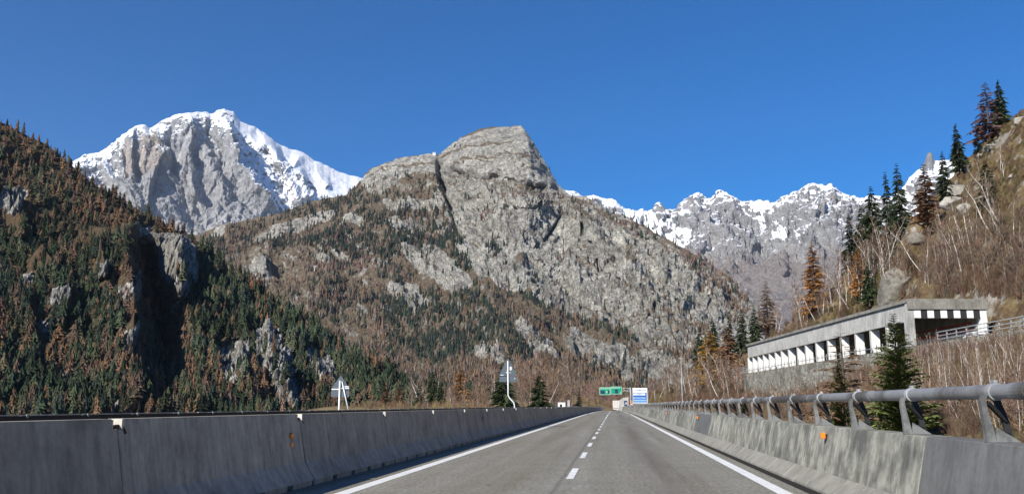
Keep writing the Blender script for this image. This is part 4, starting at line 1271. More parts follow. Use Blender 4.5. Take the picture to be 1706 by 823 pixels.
MB().bar((-.35, 0, 7.6 - t.location.z), (.35, 0, 7.6 - t.location.z), .06).build("crossbar", M_galv, t)

ly = 352.0; lz = float(zroad(ly))
lo_ = empty("lorry", (1.0, ly, lz), 0, "white box lorry seen from behind, far ahead in the right lane", "lorry")
M_lorry = plain("lorry_white", (0.58, 0.56, 0.52), 0.5, 0.3, 0, 0.1)
MB().box(-1.25, 1.25, 0, 9.5, 0.95, 3.95).build("box_body", M_lorry, lo_, bevel=.04)
for x in (-.6, .6):
    d = MB().box(x - .57, x + .57, -.03, -.005, 1.05, 3.85).build("door", M_lorry, lo_)
    MB().box(x - .03, x + .03, -.06, -.032, 1.1, 3.8).build("lock_bar", M_galv, d)
MB().box(-1.2, 1.2, 0.1, .25, .5, .75).build("bumper", M_alu, lo_)
MB().box(-1.0, 1.0, .3, 9.4, .65, .94).build("chassis", M_dark, lo_)
MB().box(-1.15, 1.15, 9.7, 11.8, .6, 3.1).build("cab", M_lorry, lo_, bevel=.1)
for x in (-1.05, 1.05):
    for y in (1.6, 2.8, 10.2):
        MB().tube([(x - .14, y, .5), (x + .14, y, .5)], .5, 14).build("wheel", M_dark, lo_)
    MB().box(x - .12, x + .12, -.0, .08, .78, .92).build("tail_light", M_red, lo_)

# far end: pale wall, low kerb wall, small cabins
o = MB().add([(1.5, 436, -1.6), (7.2, 436, -1.6), (7.2, 436, 5.4), (4.5, 436, 5.0), (1.5, 436, 3.0), (1.5, 445, -1.6), (7.2, 445, -1.6), (7.2, 445, 5.4), (4.5, 445, 5.0), (1.5, 445, 3.0)],
           [(0, 1, 2, 3, 4), (9, 8, 7, 6, 5), (0, 5, 6, 1), (1, 6, 7, 2), (2, 7, 8, 3), (3, 8, 9, 4), (4, 9, 5, 0)]).build("concrete_wall", M_gal)
tag(o, "pale concrete wall closing the road beyond the lorry", "wall")
m = MB()
for i in range(20):
    y0 = 235 + 9.8 * i; x0 = -20 + 0.75 * i; m.bar((x0, y0, 0.9 + float(zroad(y0))), (x0 + .75, y0 + 9.7, 0.9 + float(zroad(y0 + 9.8))), .25, 1.5)
o = m.build("low_wall", M_white); tag(o, "long low pale wall on the far side of the opposite carriageway near the grass bank", "wall")
t = empty("cabin", (-14.9, 262, -.4), 0, "small white roadside cabin showing over the left barrier", "cabin")
MB().box(-1.1, 1.0, 0, 3, 0, 2.7).build("walls", M_white, t); MB().box(-1.2, 1.1, -.1, 3.1, 2.7, 2.85).build("roof", M_gal, t)
MB().box(-.6, 0.1, -.03, -.005, 1.3, 2.2).build("window", M_dark, t)
t = empty("cabinet", (-12.9, 262, -.4), 0, "grey upright service cabinet right of the white cabin", "cabinet")
MB().box(-.35, .35, 0, .7, 0, 3.2).build("body", M_gal, t); MB().box(-.4, .4, -.05, .75, 3.2, 3.3).build("cap", M_white, t)
for i, (px_, d_) in enumerate(((982, 420), (994, 420))):
    x = (px_ - VPX) / FPX * d_
    o = MB().tube([(0, 0, 0), (0, 0, 3.4)], .12, 6).build("bollard_post", M_dark, loc=(x, d_, float(ZL(x, d_)) - .1 + 2.0))
    o.location.z = 0.6
    tag(o, ("left" if i == 0 else "right") + " one of two thin dark posts in front of the grass bank", "post")

# ================================================================ vegetation
def veg_mat(name, rough=0.85, trans=0.0):
    k = NT(name, rough, 0.1)
    c = k.attr('col', True)
    oi = k.n.new('ShaderNodeObjectInfo')
    c = k.mix(1.0, c, k.ramp(oi.outputs['Random'], [(0, 0.78), (1, 1.25)]), 'MULTIPLY')
    k.color(c)
    return k.m
M_veg = veg_mat("foliage")
M_bark = plain("bark", (0.10, 0.075, 0.055), 0.95, 0.1, 0, 0.5, 6)
def birch_bark():
    k = NT("birch_bark", 0.8, 0.2)
    n = k.noise(3.0, 4, 0.7, k.mapv(k.objco(), (1, 1, 5)))
    k.color(k.ramp(n, [(0.36, (0.10, 0.085, 0.07)), (0.42, (0.40, 0.37, 0.33)), (0.6, (0.62, 0.60, 0.55))]))
    return k.m
M_birch = birch_bark()

class Tpl:
    """triangle soup with colours; V (n,3) F (m,3) C (n,3)"""
    def __init__(s): s.V = []; s.F = []; s.C = []
    def tri(s, a, b, c, col):
        k = len(s.V); s.V += [a, b, c]; s.F.append((k, k + 1, k + 2)); s.C += [col] * 3
    def arr(s): return np.array(s.V, float), np.array(s.F, int), np.array(s.C, float)

def cone_tree(rng, tiers=5, pts=7, rad=0.22, base=0.06, jag=0.35):
    """a small far conifer: ragged star-shaped tiers, height 1; C = brightness"""
    t = Tpl()
    for i in range(tiers):
        z0 = base + (1 - base) * (i / tiers) ** 0.92
        z1 = min(1.0, z0 + (1 - base) / tiers * 1.9)
        if i == tiers - 1: z1 = 1.0
        r = rad * (1 - z0) ** 0.8 + 0.012
        ph = rng.uniform(0, 6.28); n = pts
        apex = (rng.normal(0, .004), rng.normal(0, .004), z1)
        ring = []
        for k in range(2 * n):
            a = ph + math.pi * k / n
            rr = r * (rng.uniform(1 - jag, 1 + jag * .6) if k % 2 == 0 else rng.uniform(.35, .6))
            ring.append((rr * math.cos(a), rr * math.sin(a), z0 + rng.uniform(-.02, .01) - (0.025 if k % 2 == 0 else -0.02)))
        for k in range(2 * n):
            b = rng.uniform(.75, 1.2)
            t.tri(ring[k], ring[(k + 1) % (2 * n)], apex, (b, b, b))
    return t.arr()

def scatter_mesh(name, tpls, pos, hgt, col, mat, rng, wid=1.0, hue=None):
    """many instances as ONE mesh"""
    V = []; F = []; C = []; off = 0
    idx = rng.integers(0, len(tpls), len(pos))
    for ti, (tv, tf, tc) in enumerate(tpls):
        m = np.where(idx == ti)[0]
        if not len(m): continue
        a = rng.uniform(0, 6.28, len(m)); c, s = np.cos(a), np.sin(a)
        w = wid * rng.uniform(.8, 1.25, len(m))
        h = hgt[m]
        x = (tv[None, :, 0] * c[:, None] - tv[None, :, 1] * s[:, None]) * (h * w)[:, None]
        y = (tv[None, :, 0] * s[:, None] + tv[None, :, 1] * c[:, None]) * (h * w)[:, None]
        z = tv[None, :, 2] * h[:, None]
        P = np.stack([x, y, z], -1) + pos[m][:, None, :]
        V.append(P.reshape(-1, 3))
        C.append((col[m][:, None, :] * tc[None]).reshape(-1, 3))
        F.append((tf[None] + (np.arange(len(m)) * len(tv))[:, None, None] + off).reshape(-1, 3))
        off += len(m) * len(tv)
    return link(name, npmesh(name, np.concatenate(V), np.concatenate(F), False, {'col': np.concatenate(C)}), mat)

def pick_colors(rng, n, cols, sd=0.18):
    cols = np.array(cols); c = cols[rng.integers(0, len(cols), n)]
    return c * np.clip(rng.normal(1, sd, (n, 1)), .5, 1.7) * np.clip(rng.normal(1, .05, (n, 3)), .8, 1.2)
DARK = [(0.028, 0.038, 0.030), (0.034, 0.045, 0.034), (0.040, 0.048, 0.032), (0.024, 0.034, 0.032)]
RUST = [(0.14, 0.09, 0.065), (0.12, 0.085, 0.065), (0.16, 0.10, 0.06), (0.10, 0.075, 0.06)]
GREEN = [(0.030, 0.042, 0.024), (0.042, 0.054, 0.030), (0.056, 0.066, 0.036), (0.025, 0.036, 0.025)]
LARCH = [(0.12, 0.078, 0.052), (0.14, 0.085, 0.052), (0.10, 0.07, 0.05), (0.17, 0.098, 0.055), (0.085, 0.075, 0.045)]
PURP = [(0.15, 0.10, 0.085), (0.17, 0.11, 0.09), (0.12, 0.09, 0.075)]
GREY = [(0.17, 0.145, 0.12), (0.22, 0.19, 0.155), (0.15, 0.13, 0.11)]

rngT = np.random.default_rng(77)
far_tpl = [cone_tree(rngT, 4, 4, 0.20) for _ in range(5)]
mid_tpl = [cone_tree(rngT, 9, 6, r, 0.03, .5) for r in (0.20, 0.25, 0.30, 0.23, 0.34)]

# ---- forest of the great mountain
forC = [([(612, 300), (650, 298), (728, 300), (745, 345), (755, 390), (775, 440), (745, 445), (690, 410), (650, 400), (600, 380), (560, 350), (575, 330)], .62, .6),
        ([(640, 385), (755, 360), (775, 430), (790, 455), (740, 470), (690, 440), (640, 420)], 1.0, .88),
        ([(330, 400), (480, 350), (560, 340), (600, 375), (640, 420), (560, 440), (450, 430), (380, 440)], .6, .42),
        ([(480, 350), (560, 325), (610, 300), (615, 330), (560, 350), (500, 362)], 1.0, .75),
        ([(360, 430), (470, 430), (640, 430), (700, 480), (760, 520), (700, 570), (640, 600), (560, 580), (470, 500), (400, 470)], .9, .22),
        ([(480, 390), (600, 395), (660, 420), (640, 440), (560, 425), (480, 420)], 1.0, .8),
        ([(640, 470), (720, 500), (800, 500), (870, 545), (920, 600), (930, 640), (760, 640), (700, 590), (640, 540)], 1.1, .72),
        ([(780, 470), (840, 495), (960, 600), (1010, 650), (930, 660), (870, 560)], .7, .25),
        ([(865, 485), (890, 490), (915, 530), (905, 545), (880, 520)], 1.2, 1.0),
        ([(905, 515), (960, 520), (1010, 545), (1060, 570), (1050, 595), (1000, 570), (960, 560), (920, 560)], .8, .4),
        ([(1090, 520), (1180, 545), (1170, 600), (1100, 600), (1080, 560)], .4, .05),
        ([(560, 600), (1000, 600), (1100, 640), (1110, 690), (560, 690)], .9, .12),
        ([(975, 330), (1060, 372), (1150, 416), (1240, 486), (1225, 500), (1130, 440), (1040, 400), (990, 370)], .22, .3),
        ([(830, 305), (930, 325), (980, 350), (960, 365), (880, 345), (820, 330)], .2, .1),
        ([(882, 222), (942, 310), (925, 312), (870, 240)], .13, 1.0), ([(740, 246), (800, 214), (808, 220), (745, 258)], .14, 1.0),
        ([(798, 338), (824, 338), (820, 365), (798, 365)], .7, .1), ([(812, 400), (832, 400), (835, 425), (815, 425)], .7, .8),
        ([(925, 428), (955, 430), (955, 448), (930, 445)], .5, .1), ([(735, 258), (1260, 490), (1080, 600), (960, 520), (870, 470), (800, 470), (760, 400)], .016, .5),
        ([(1140, 430), (1250, 500), (1250, 530), (1160, 480)], .6, .2)]
def sample_forest(P, N, PX, PY, dens_fn, n, rng, lim):
    nr, nc = PX.shape
    i = rng.integers(1, nr - 1, n); j = rng.integers(1, nc - 1, n)
    px = PX[i, j]; py = PY[i, j]
    d, dk = dens_fn(px, py, P[i, j])
    k = (rng.random(n) < d) & (px > lim[0]) & (px < lim[1]) & (py < lim[2])
    return P[i[k], j[k]], px[k], py[k], dk[k]
def densC(px, py, P):
    d = 0 * px; dk = 0 * px
    for pl, a, b in forC:
        m = in_poly(px + RNG.normal(0, 4, px.shape), py + RNG.normal(0, 4, px.shape), pl) > 0
        d = np.where(m, np.maximum(d, a) if a > .1 else np.maximum(d, a), d); dk = np.where(m & (a > .1), b, dk)
        dk = np.where(m & (a <= .1) & (dk == 0), b, dk)
    for r in rocksC: d = np.where(in_poly(px, py, r) > 0, d * .22, d)
    d = np.where(in_poly(px, py, [(395, 428), (470, 418), (500, 440), (560, 462), (520, 480), (470, 490), (400, 470)]) > 0, d * .25, d)
    cl = fbm(P, 120, 3, 501)
    d = d * np.clip(0.8 + 1.8 * cl + .5 * fbm(P, 45, 2, 509), .08, 1.4)
    dk = np.clip(dk + 0.9 * fbm(P, 90, 3, 505), 0, 1)
    return d, dk
pc, pxc, pyc, dkc = sample_forest(PC, NC, XC, YC, densC, 52000, RNG, (260, 1300, 695))
isd = RNG.random(len(pc)) < dkc
hc = 1.2 * np.where(isd, RNG.uniform(11, 20, len(pc)), RNG.uniform(9, 16, len(pc))) * np.where(pyc < 330, .75, 1.0) * np.clip(np.hypot(pc[:, 0], pc[:, 1]) / 2000, .78, 1.0)
colc = np.where(isd[:, None], pick_colors(RNG, len(pc), DARK), np.where((pyc < 470)[:, None], pick_colors(RNG, len(pc), PURP + RUST[:2]), pick_colors(RNG, len(pc), RUST + GREY[:1])))
pc = pc - np.array([0, 0, 1.0])
print("mountain trees", len(pc))
o = scatter_mesh("mountain_forest", far_tpl, pc, hc, colc, M_veg, RNG)
tag(o, "far forest of dark spruce and brown larch covering the lower flanks of the central mountain", "forest", kind='stuff')

# ---- trees of the wooded hill: 300 nearest spruces and larches one by one, the rest as one mass
def densD(px, py, P):
    n1 = fbm(P, 70, 3, 601); n2 = fbm(P, 45, 3, 605)
    d = 0.95 + 0.5 * n1
    for r in rocksD: d = np.where((in_poly(px, py, r) > 0) | (in_poly(px, py - 10, r) > 0) | (in_poly(px, py - 20, r) > 0), .05, d)
    d = np.where(in_poly(px, py, [(226, 400), (262, 400), (300, 500), (300, 640), (236, 640), (222, 500)]) > 0, d * .35, d)
    top = sstep(430, 330, py + (px - 180) * -0.15)
    dk = np.clip(0.70 - 0.55 * top + 0.95 * n2, 0.04, 0.97)
    dk = np.where(in_poly(px, py, [(190, 380), (238, 380), (235, 640), (160, 640), (170, 560), (205, 500)]) > 0, dk * .55, dk)
    dk = np.where(in_poly(px, py, [(250, 610), (400, 610), (420, 690), (250, 690)]) > 0, dk * .6, dk)
    return d, dk
pd, pxd, pyd, dkd = sample_forest(PD, ND, XD, YD, densD, 8600, RNG, (-255, 835, 712))
isd = RNG.random(len(pd)) < dkd
hd = np.where(isd, RNG.uniform(8, 20, len(pd)), RNG.uniform(8, 18, len(pd))) * np.where(pyd < 420, .85, 1.0)
lum = np.clip(1.1 + 1.3 * fbm(pd, 60, 3, 611), .6, 1.9)[:, None]
dist = np.hypot(pd[:, 0], pd[:, 1])
cold = np.where(isd[:, None], pick_colors(RNG, len(pd), GREEN) * lum, pick_colors(RNG, len(pd), LARCH, .25) * lum ** .5)
pd = pd - np.array([0, 0, .8])
big = hd / dist * ((pxd > 5) & (pxd < 800) & (pyd < 690))
sel = np.zeros(len(pd), bool)
def mesh_tree(name, tp, col):
    tv, tf, tc = tp
    return npmesh(name, tv, tf, False, {'col': tc * np.array(col)})
protos = {True: [mesh_tree("spruce", mid_tpl[i % 5], GREEN[i % 4]) for i in range(8)],
          False: [mesh_tree("larch", mid_tpl[(i + 2) % 5], LARCH[i % 4]) for i in range(8)]}
for me in protos[True] + protos[False]: me.materials.append(M_veg)
for kind, nm, lb in ((True, "spruce", "dark green spruce in the dense wood on the left hill"), (False, "larch", "rust brown autumn larch in the dense wood on the left hill")):
    ids = np.where(isd == kind)[0]
    ids = ids[np.argsort(-big[ids])][:230]
    sel[ids] = True
    for q, i in enumerate(ids):
        o = bpy.data.objects.new(nm, protos[kind][q % 8]); COL.objects.link(o)
        w = hd[i] * random.uniform(.85, 1.2)
        o.location = pd[i]; o.scale = (w, w, hd[i]); o.rotation_euler = (0, 0, random.uniform(0, 6.28))
        tag(o, lb, nm, nm + " trees on the left hill" if kind else "larches on the left hill")
rest = ~sel
print("hill trees", len(pd))
o = scatter_mesh("hill_forest", mid_tpl, pd[rest], hd[rest], cold[rest], M_veg, RNG)
tag(o, "mixed wood of green spruce and rusty larch filling the left hill", "forest", kind='stuff')

# ---------------------------------------------------------------- near conifers with trunk and branches
def branch_conifer(rng, rad=0.2, whorls=26, nb=7, droop=0.35, base=0.08, twigs=5, width=0.028, col=(0.03, 0.05, 0.025), up=0.0, gap=0.1, taper=0.85):
    t = Tpl(); col = np.array(col)
    for i in range(whorls):
        u = (i + rng.uniform(-.3, .3)) / whorls
        z = base + (1 - base) * np.clip(u, 0, 1) ** 0.95; zb = z
        L0 = rad * (1 - np.clip(u, 0, 1)) ** taper + 0.015
        for k in range(nb):
            if rng.random() < gap: continue
            a = rng.uniform(0, 6.28); L = L0 * rng.uniform(.45, 1.25); z = zb + rng.normal(0, 1.5 / whorls) * (1 - u)
            ca, sa = math.cos(a), math.sin(a)
            d1 = -droop * L * rng.uniform(.5, 1.2) + up * L
            def pt(f, side=0.0, dz=0.0):
                r = L * f
                return (ca * r - sa * side, sa * r + ca * side, z + d1 * f * f + 0.12 * L * math.sin(f * 3.1) + dz)
            b = rng.uniform(.65, 1.3); c = tuple(col * b)
            w = width * (0.5 + 0.8 * (1 - u)) * 0.5
            t.tri(pt(0), pt(.55, w), pt(1.0), c); t.tri(pt(0), pt(1.0), pt(.55, -w), c)
            for q in range(twigs):
                f = rng.uniform(.2, .98); sd = rng.choice((-1, 1)); l = L * rng.uniform(.16, .34) * (1.15 - .6 * f)
                f2 = min(1.08, f + rng.uniform(.05, .22)); hang = -rng.uniform(.1, .7) * l
                b2 = b * rng.uniform(.75, 1.3); c2 = tuple(col * b2)
                t.tri(pt(max(f - .05, 0)), pt(f + .05), pt(f2, sd * l, hang), c2)
    return t.arr()
def conifer_meshes(seed, **kw):
    rng = np.random.default_rng(seed)
    tv, tf, tc = branch_conifer(rng, **kw)
    crown = npmesh("crown", tv, tf, False, {'col': tc}); crown.materials.append(M_veg)
    m = MB().tube([(0, 0, -0.03), (0, 0, .4), (0, 0, .97)], [0.016, 0.011, 0.002], 6)
    me = bpy.data.meshes.new("trunk"); me.from_pydata(m.v, [], m.f); me.materials.append(M_bark)
    return crown, me
SPR = [conifer_meshes(s, rad=r, whorls=38, nb=9, col=c, twigs=7, width=.036, gap=.1) for s, r, c in
       ((1, .17, (.040, .056, .028)), (2, .20, (.046, .064, .030)), (3, .15, (.034, .050, .028)), (4, .23, (.044, .060, .028)))]
SPN = [conifer_meshes(9, rad=.27, whorls=52, nb=12, col=(.13, .155, .05), twigs=16, width=.024, gap=.06, droop=.1, up=.35)]
LAR = [conifer_meshes(s, rad=r, whorls=40, nb=9, col=c, twigs=14, width=.026, gap=.1, droop=.1) for s, r, c in
       ((11, .19, (.34, .17, .06)), (12, .20, (.24, .135, .075)), (13, .24, (.36, .21, .05)))]
LAT = [conifer_meshes(31, rad=.3, whorls=30, nb=5, col=(.20, .125, .075), twigs=14, width=.008, gap=.35, droop=.05, up=.15)]
LAB = [conifer_meshes(s, rad=r, whorls=34, nb=8, col=c, twigs=10, width=.013, gap=.12, droop=.15) for s, r, c in
       ((21, .27, (.16, .10, .10)), (22, .2, (.17, .12, .09)))]
def put_tree(name, meshes, loc, h, label, cat, group=None, w=1.0, tilt=(0, 0)):
    t = empty(name, loc, random.uniform(0, 6.28), label, cat, group)
    t.rotation_euler = (tilt[0], tilt[1], t.rotation_euler[2])
    t.scale = (h * w, h * w, h)
    link("trunk", meshes[1], None, t); link("crown", meshes[0], None, t)
    return t
def put_px(name, meshes, px, base, top, label, cat, w=1.0, fn=None, dmin=8):
    p = hit(px, base, fn=fn, dmin=dmin)
    while p.y > 700 and base < 660:
        base += 5; p = hit(px, base)
    D = math.hypot(p.x, p.y)
    h = (base - top) / FPX * D * 1.02
    return put_tree(name, meshes, p - Vector((0, 0, .02 * h)), h, label, cat, None, w * (.84 if name == 'spruce' and base < 600 else 1))
L = [("spruce", SPR[1], 1670, 203, 138, "dark open spruce on the crest in the upper right corner", "spruce", 1.25),
     ("larch", LAB[0], 1650, 208, 142, "bare purplish larch on the crest beside the dark spruce in the upper right corner", "larch", 1.1),
     ("spruce", SPR[2], 1631, 262, 212, "small dark spruce on the crest below the bare purple larch", "spruce", 1.2),
     ("spruce", SPR[1], 1600, 300, 222, "dark spruce on the crest just right of the rock needle", "spruce", 1.2),
     ("spruce", SPR[0], 1577, 345, 268, "slim spruce on the crest directly behind the pale boulders", "spruce", 1.3),
     ("larch", LAR[1], 1548, 395, 292, "brown feathery larch standing below the rock needle", "larch", 1.3),
     ("spruce", SPR[0], 1503, 395, 277, "tallest dark spruce of the clump left of the rock needle", "spruce", 1.15),
     ("spruce", SPR[2], 1484, 410, 291, "slender dark spruce, left neighbour of the tallest one below the rock needle", "spruce", 1.1),
     ("spruce", SPR[3], 1460, 448, 317, "broad dark spruce with a pointed top in the middle of the slope clump", "spruce", 1.2),
     ("spruce", SPR[1], 1442, 452, 345, "dense green spruce at the left foot of the slope clump", "spruce", 1.3),
     ("spruce", SPR[2], 1420, 420, 360, "small dark spruce at the left end of the slope clump against the snowy range", "spruce", 1.3),
     ("spruce", SPR[3], 1648, 352, 274, "single dark green spruce in the middle of the rocky slope at right", "spruce", 1.35),
     ("spruce", SPR[1], 1450, 520, 450, "green spruce just above the gallery roof beside an orange larch", "spruce", 1.35),
     ("larch", LAR[0], 1434, 505, 420, "orange larch behind the gallery roof left of a green spruce", "larch", 1.1),
     ("larch", LAR[0], 1360, 530, 402, "tall orange larch standing against the snowy range above the gallery", "larch", 1.1),
     ("larch", LAB[1], 1280, 545, 468, "thin bare larch left of the gallery against the far range", "larch", 1.2),
     ("spruce", SPR[0], 1238, 585, 517, "dark spruce above the far end of the gallery, left of a twin", "spruce", 1.3),
     ("spruce", SPR[1], 1259, 575, 514, "dark spruce above the far end of the gallery, right of its twin", "spruce", 1.3),
     ("spruce", SPR[2], 1217, 590, 528, "small dark spruce between the yellow larch and the gallery end", "spruce", 1.3),
     ("spruce", SPR[0], 1190, 610, 532, "dark spruce rising behind the yellow larch near the gallery railing", "spruce", 1.2),
     ("larch", LAR[2], 1185, 640, 544, "yellow orange larch left of the gallery above the lattice railing", "larch", 1.2),
     ("larch", LAR[1], 1213, 636, 544, "brown orange larch right of the yellow one above the lattice railing", "larch", 1.3),
     ("spruce", SPR[3], 1168, 625, 550, "dark spruce left of the yellow larch", "spruce", 1.1),
     ("spruce", SPN[0], 1505, 742, 543, "bushy light green young spruce in front of the gallery, the nearest tree", "spruce", .92),
     ("spruce", SPN[0], 1405, 735, 600, "dark stunted spruce behind the guard rail left of the bushy green one", "spruce", .6),
     ("larch", LAT[0], 1412, 735, 566, "sparse brown larch behind the guard rail in front of the stone wall", "larch", 1.4),
     ("spruce", SPN[0], 1240, 690, 668, "low green juniper like spruce peeping through the guard rail", "spruce", 1.6),
     ("spruce", SPR[3], 1702, 152, 108, "sparse tree top at the right edge above the crest", "spruce", .5)]
for (nm, ms, px, b, tp, lb, cat, w) in L:
    if px == 1702: continue
    put_px(nm, ms, px, b, tp, lb, cat, w)
for i, (px, b, tp, lb) in enumerate([(842, 676, 598, "dark spruce directly behind the bent sign pole"), (901, 680, 618, "broad dark spruce right of the bent sign pole, behind the left barrier"),
                         (966, 676, 650, "small dark spruce under the leaning birches near the green signs"), (735, 672, 628, "dark spruce left of the bent sign pole, behind the left barrier"),
                         (722, 668, 612, "narrow green spruce at the foot of the left hill"), (700, 676, 640, "small green spruce by the pale lattice post left of the bent sign")]):
    d = (170, 165, 330, 230, 300, 260)[i]
    x = (px - VPX) / FPX * d; z = float(ZL(x, d)); h = (float(HOR) - tp) / FPX * d + 1.47 - z
    put_tree("spruce", SPR[(1, 3, 2, 0, 0, 1)[i]], (x, d, z - .2), h, lb, "spruce", None, (1.5, 1.5, 1.4, 1.3, 1.2, 1.4)[i])
for i, (px, tp, d, ms, lb) in enumerate([(768, 606, 420, LAR[0], "bright orange larch among grey bare trees left of the bent sign pole"), (640, 640, 380, LAR[1], "rusty larch behind the left barrier between the two triangular signs"),
                            (665, 634, 390, LAR[1], "second rusty larch from the left sign, behind the barrier"), (800, 640, 330, LAR[1], "small brown larch left of the dark spruce at the bent pole")]):
    x = (px - VPX) / FPX * d; z = float(ZL(x, d)); h = (float(HOR) - tp) / FPX * d + 1.47 - z
    put_tree("larch", ms, (x, d, z - .2), h, lb, "larch", None, 1.5)

# ---------------------------------------------------------------- bare trees
def bare_meshes(seed, trunkcol=M_birch, spread=0.5, n1=16, n2=6, n3=4, lean=.05, twig=(.17, .115, .085), tw=.0045, low=.25):
    rng = np.random.default_rng(seed)
    m = MB()
    pts = []; x = y = 0
    for i in range(7):
        pts.append((x, y, i / 6 * .97 - (.03 if i == 0 else 0))); x += rng.normal(0, .012) + lean * .16 * rng.uniform(.4, 1.4); y += rng.normal(0, .012)
    m.tube(pts, [.0115, .010, .0085, .007, .005, .0032, .0012], 5, False)
    T_ = Tpl()
    def at(z):
        z = min(max(z, 0), .97); i = min(5, int(z / .97 * 6)); f = z / .97 * 6 - i
        return np.array(pts[i]) * (1 - f) + np.array(pts[i + 1]) * f
    def stick(a, b, r, c):
        d = b - a; s_ = np.cross(d, rng.normal(size=3)); s_ = s_ / (np.linalg.norm(s_) + 1e-9) * r
        T_.tri(tuple(a - s_), tuple(a + s_), tuple(b), c)
    def grow(a, d, l, lev):
        b = a + d * l; k = rng.uniform(.75, 1.25); c = tuple(np.array(twig) * k * (1.5 if lev == 0 else 1))
        stick(a, b, (tw * 1.1, tw * .75, tw * .55)[lev], c)
        if lev < 2:
            for q in range((n2, n3)[lev]):
                f = rng.uniform(.2, 1); dd = d + rng.normal(0, .45, 3) + np.array([0, 0, .25]); dd /= np.linalg.norm(dd)
                grow(a + d * l * f, dd, l * rng.uniform(.35, .6), lev + 1)
    for i in range(n1):
        z = low + (1 - low) * rng.uniform(0, .97); a = rng.uniform(0, 6.28)
        d = np.array([math.cos(a) * spread, math.sin(a) * spread, rng.uniform(.6, 1.1)]); d /= np.linalg.norm(d)
        grow(at(z), d, .34 * (1.12 - z) * rng.uniform(.6, 1.2), 0)
    tv, tf, tc = T_.arr()
    crown = npmesh("crown", tv, tf, False, {'col': tc}); crown.materials.append(M_veg)
    me = bpy.data.meshes.new("trunk"); me.from_pydata(m.v, [], m.f); me.materials.append(trunkcol)
    return crown, me, (tv, tf, tc / np.array(twig))
M_gbark = plain("grey_bark", (0.22, 0.19, 0.16), 0.95, 0.1, 0, 0.4, 6)
BIR = [bare_meshes(100 + i, M_birch, lean=l, twig=c) for i, (l, c) in enumerate(((.1, (.17, .115, .085)), (-.25, (.2, .14, .10)), (.5, (.16, .10, .08)), (0, (.22, .17, .13)), (-.6, (.18, .13, .10))))]
BAR = [bare_meshes(200 + i, M_gbark, spread=.75, n1=22, lean=l, twig=c, low=.12) for i, (l, c) in enumerate(((.1, (.19, .12, .085)), (-.2, (.16, .115, .09)), (.1, (.23, .15, .095)), (0, (.2, .16, .125))))]
def region(poly, n, rng):
    p = np.array(poly); lo, hi = p.min(0), p.max(0); out = []
    while len(out) < n:
        q = rng.uniform(lo, hi, (n * 3, 2)); m = in_poly(q[:, 0], q[:, 1], poly) > 0
        out += [tuple(a) for a in q[m]]
    return out[:n]
rngB = np.random.default_rng(5)
GRP_B = "bare birches on the right slope"
def many(name, sets, poly, n, hlo, hhi, label, cat, group, top_lim=None, w=1.0, fn=None, dmin=8, dmax=900):
    rg = np.array(region(poly, n, rngB)); hh = hits(rg[:, 0], rg[:, 1], dmin)
    for (px, py), p in zip(rg, hh):
        p = Vector(p); D = math.hypot(p.x, p.y)
        if D > dmax: continue
        s = Gd.x * (p.x - G0.x) + Gd.y * (p.y - G0.y); wv_ = Gr.x * (p.x - G0.x) + Gr.y * (p.y - G0.y)
        if -1.2 < wv_ < SHELF: continue
        h = rngB.uniform(hlo, hhi)
        if top_lim is not None:
            h = min(h, max(1.5, (py - top_lim - rngB.uniform(0, 30)) / FPX * D))
        put_tree(name, sets[rngB.integers(0, len(sets))][:2], p - Vector((0, 0, .1)), h, label, cat, group, w,
                 (rngB.normal(0, .05), rngB.normal(0, .05)))
upslope = [(1110, 640), (1180, 600), (1250, 560), (1350, 520), (1450, 480), (1530, 450), (1590, 430), (1706, 420), (1720, 490), (1500, 500), (1380, 535), (1250, 580), (1160, 640)]
many("birch", BIR, [(1180, 600), (1250, 560), (1330, 520), (1420, 450), (1470, 430), (1500, 480), (1400, 525), (1250, 575), (1180, 620)], 90, 7, 12,
     "bare white stemmed birch on the wooded slope above the gallery", "birch", "birches above the gallery")
many("birch", BIR, [(1500, 420), (1600, 400), (1706, 360), (1740, 480), (1520, 490)], 30, 5, 11,
     "bare pale birch on the rocky slope above the gallery portal", "birch", "birches above the portal")
many("birch", BIR, [(1560, 330), (1640, 300), (1706, 250), (1740, 360), (1600, 400)], 10, 3.5, 7,
     "small bare birch high on the rocky slope at upper right", "birch", "small birches high on the slope")
many("birch", BIR, [(1520, 600), (1740, 560), (1740, 745), (1560, 715), (1520, 690)], 120, 3.0, 6.5,
     "thin bare white birch in the thicket below the upper road railing", "birch", "birches in the thicket below the railing", top_lim=545, w=.7)
many("birch", BIR, [(1230, 650), (1500, 620), (1500, 715), (1230, 690)], 60, 3, 5.5,
     "thin bare birch in the thicket in front of the stone wall", "birch", "birches in front of the stone wall", top_lim=598, w=.75)
many("birch", BIR, [(1070, 655), (1150, 640), (1230, 640), (1230, 672), (1080, 672)], 40, 6, 11,
     "bare white birch in the wood left of the gallery, behind the guard rail", "birch", "birches left of the gallery", top_lim=545)
many("bare_tree", BAR, upslope, 90, 5, 10, "leafless reddish brown tree on the wooded slope behind the gallery", "tree", "leafless trees behind the gallery")
many("bare_tree", BAR, [(1050, 660), (1120, 640), (1200, 625), (1240, 640), (1240, 672), (1060, 672)], 50, 6, 11,
     "leafless reddish brown tree left of the gallery below the lattice railing", "tree", "leafless trees left of the gallery", top_lim=560)
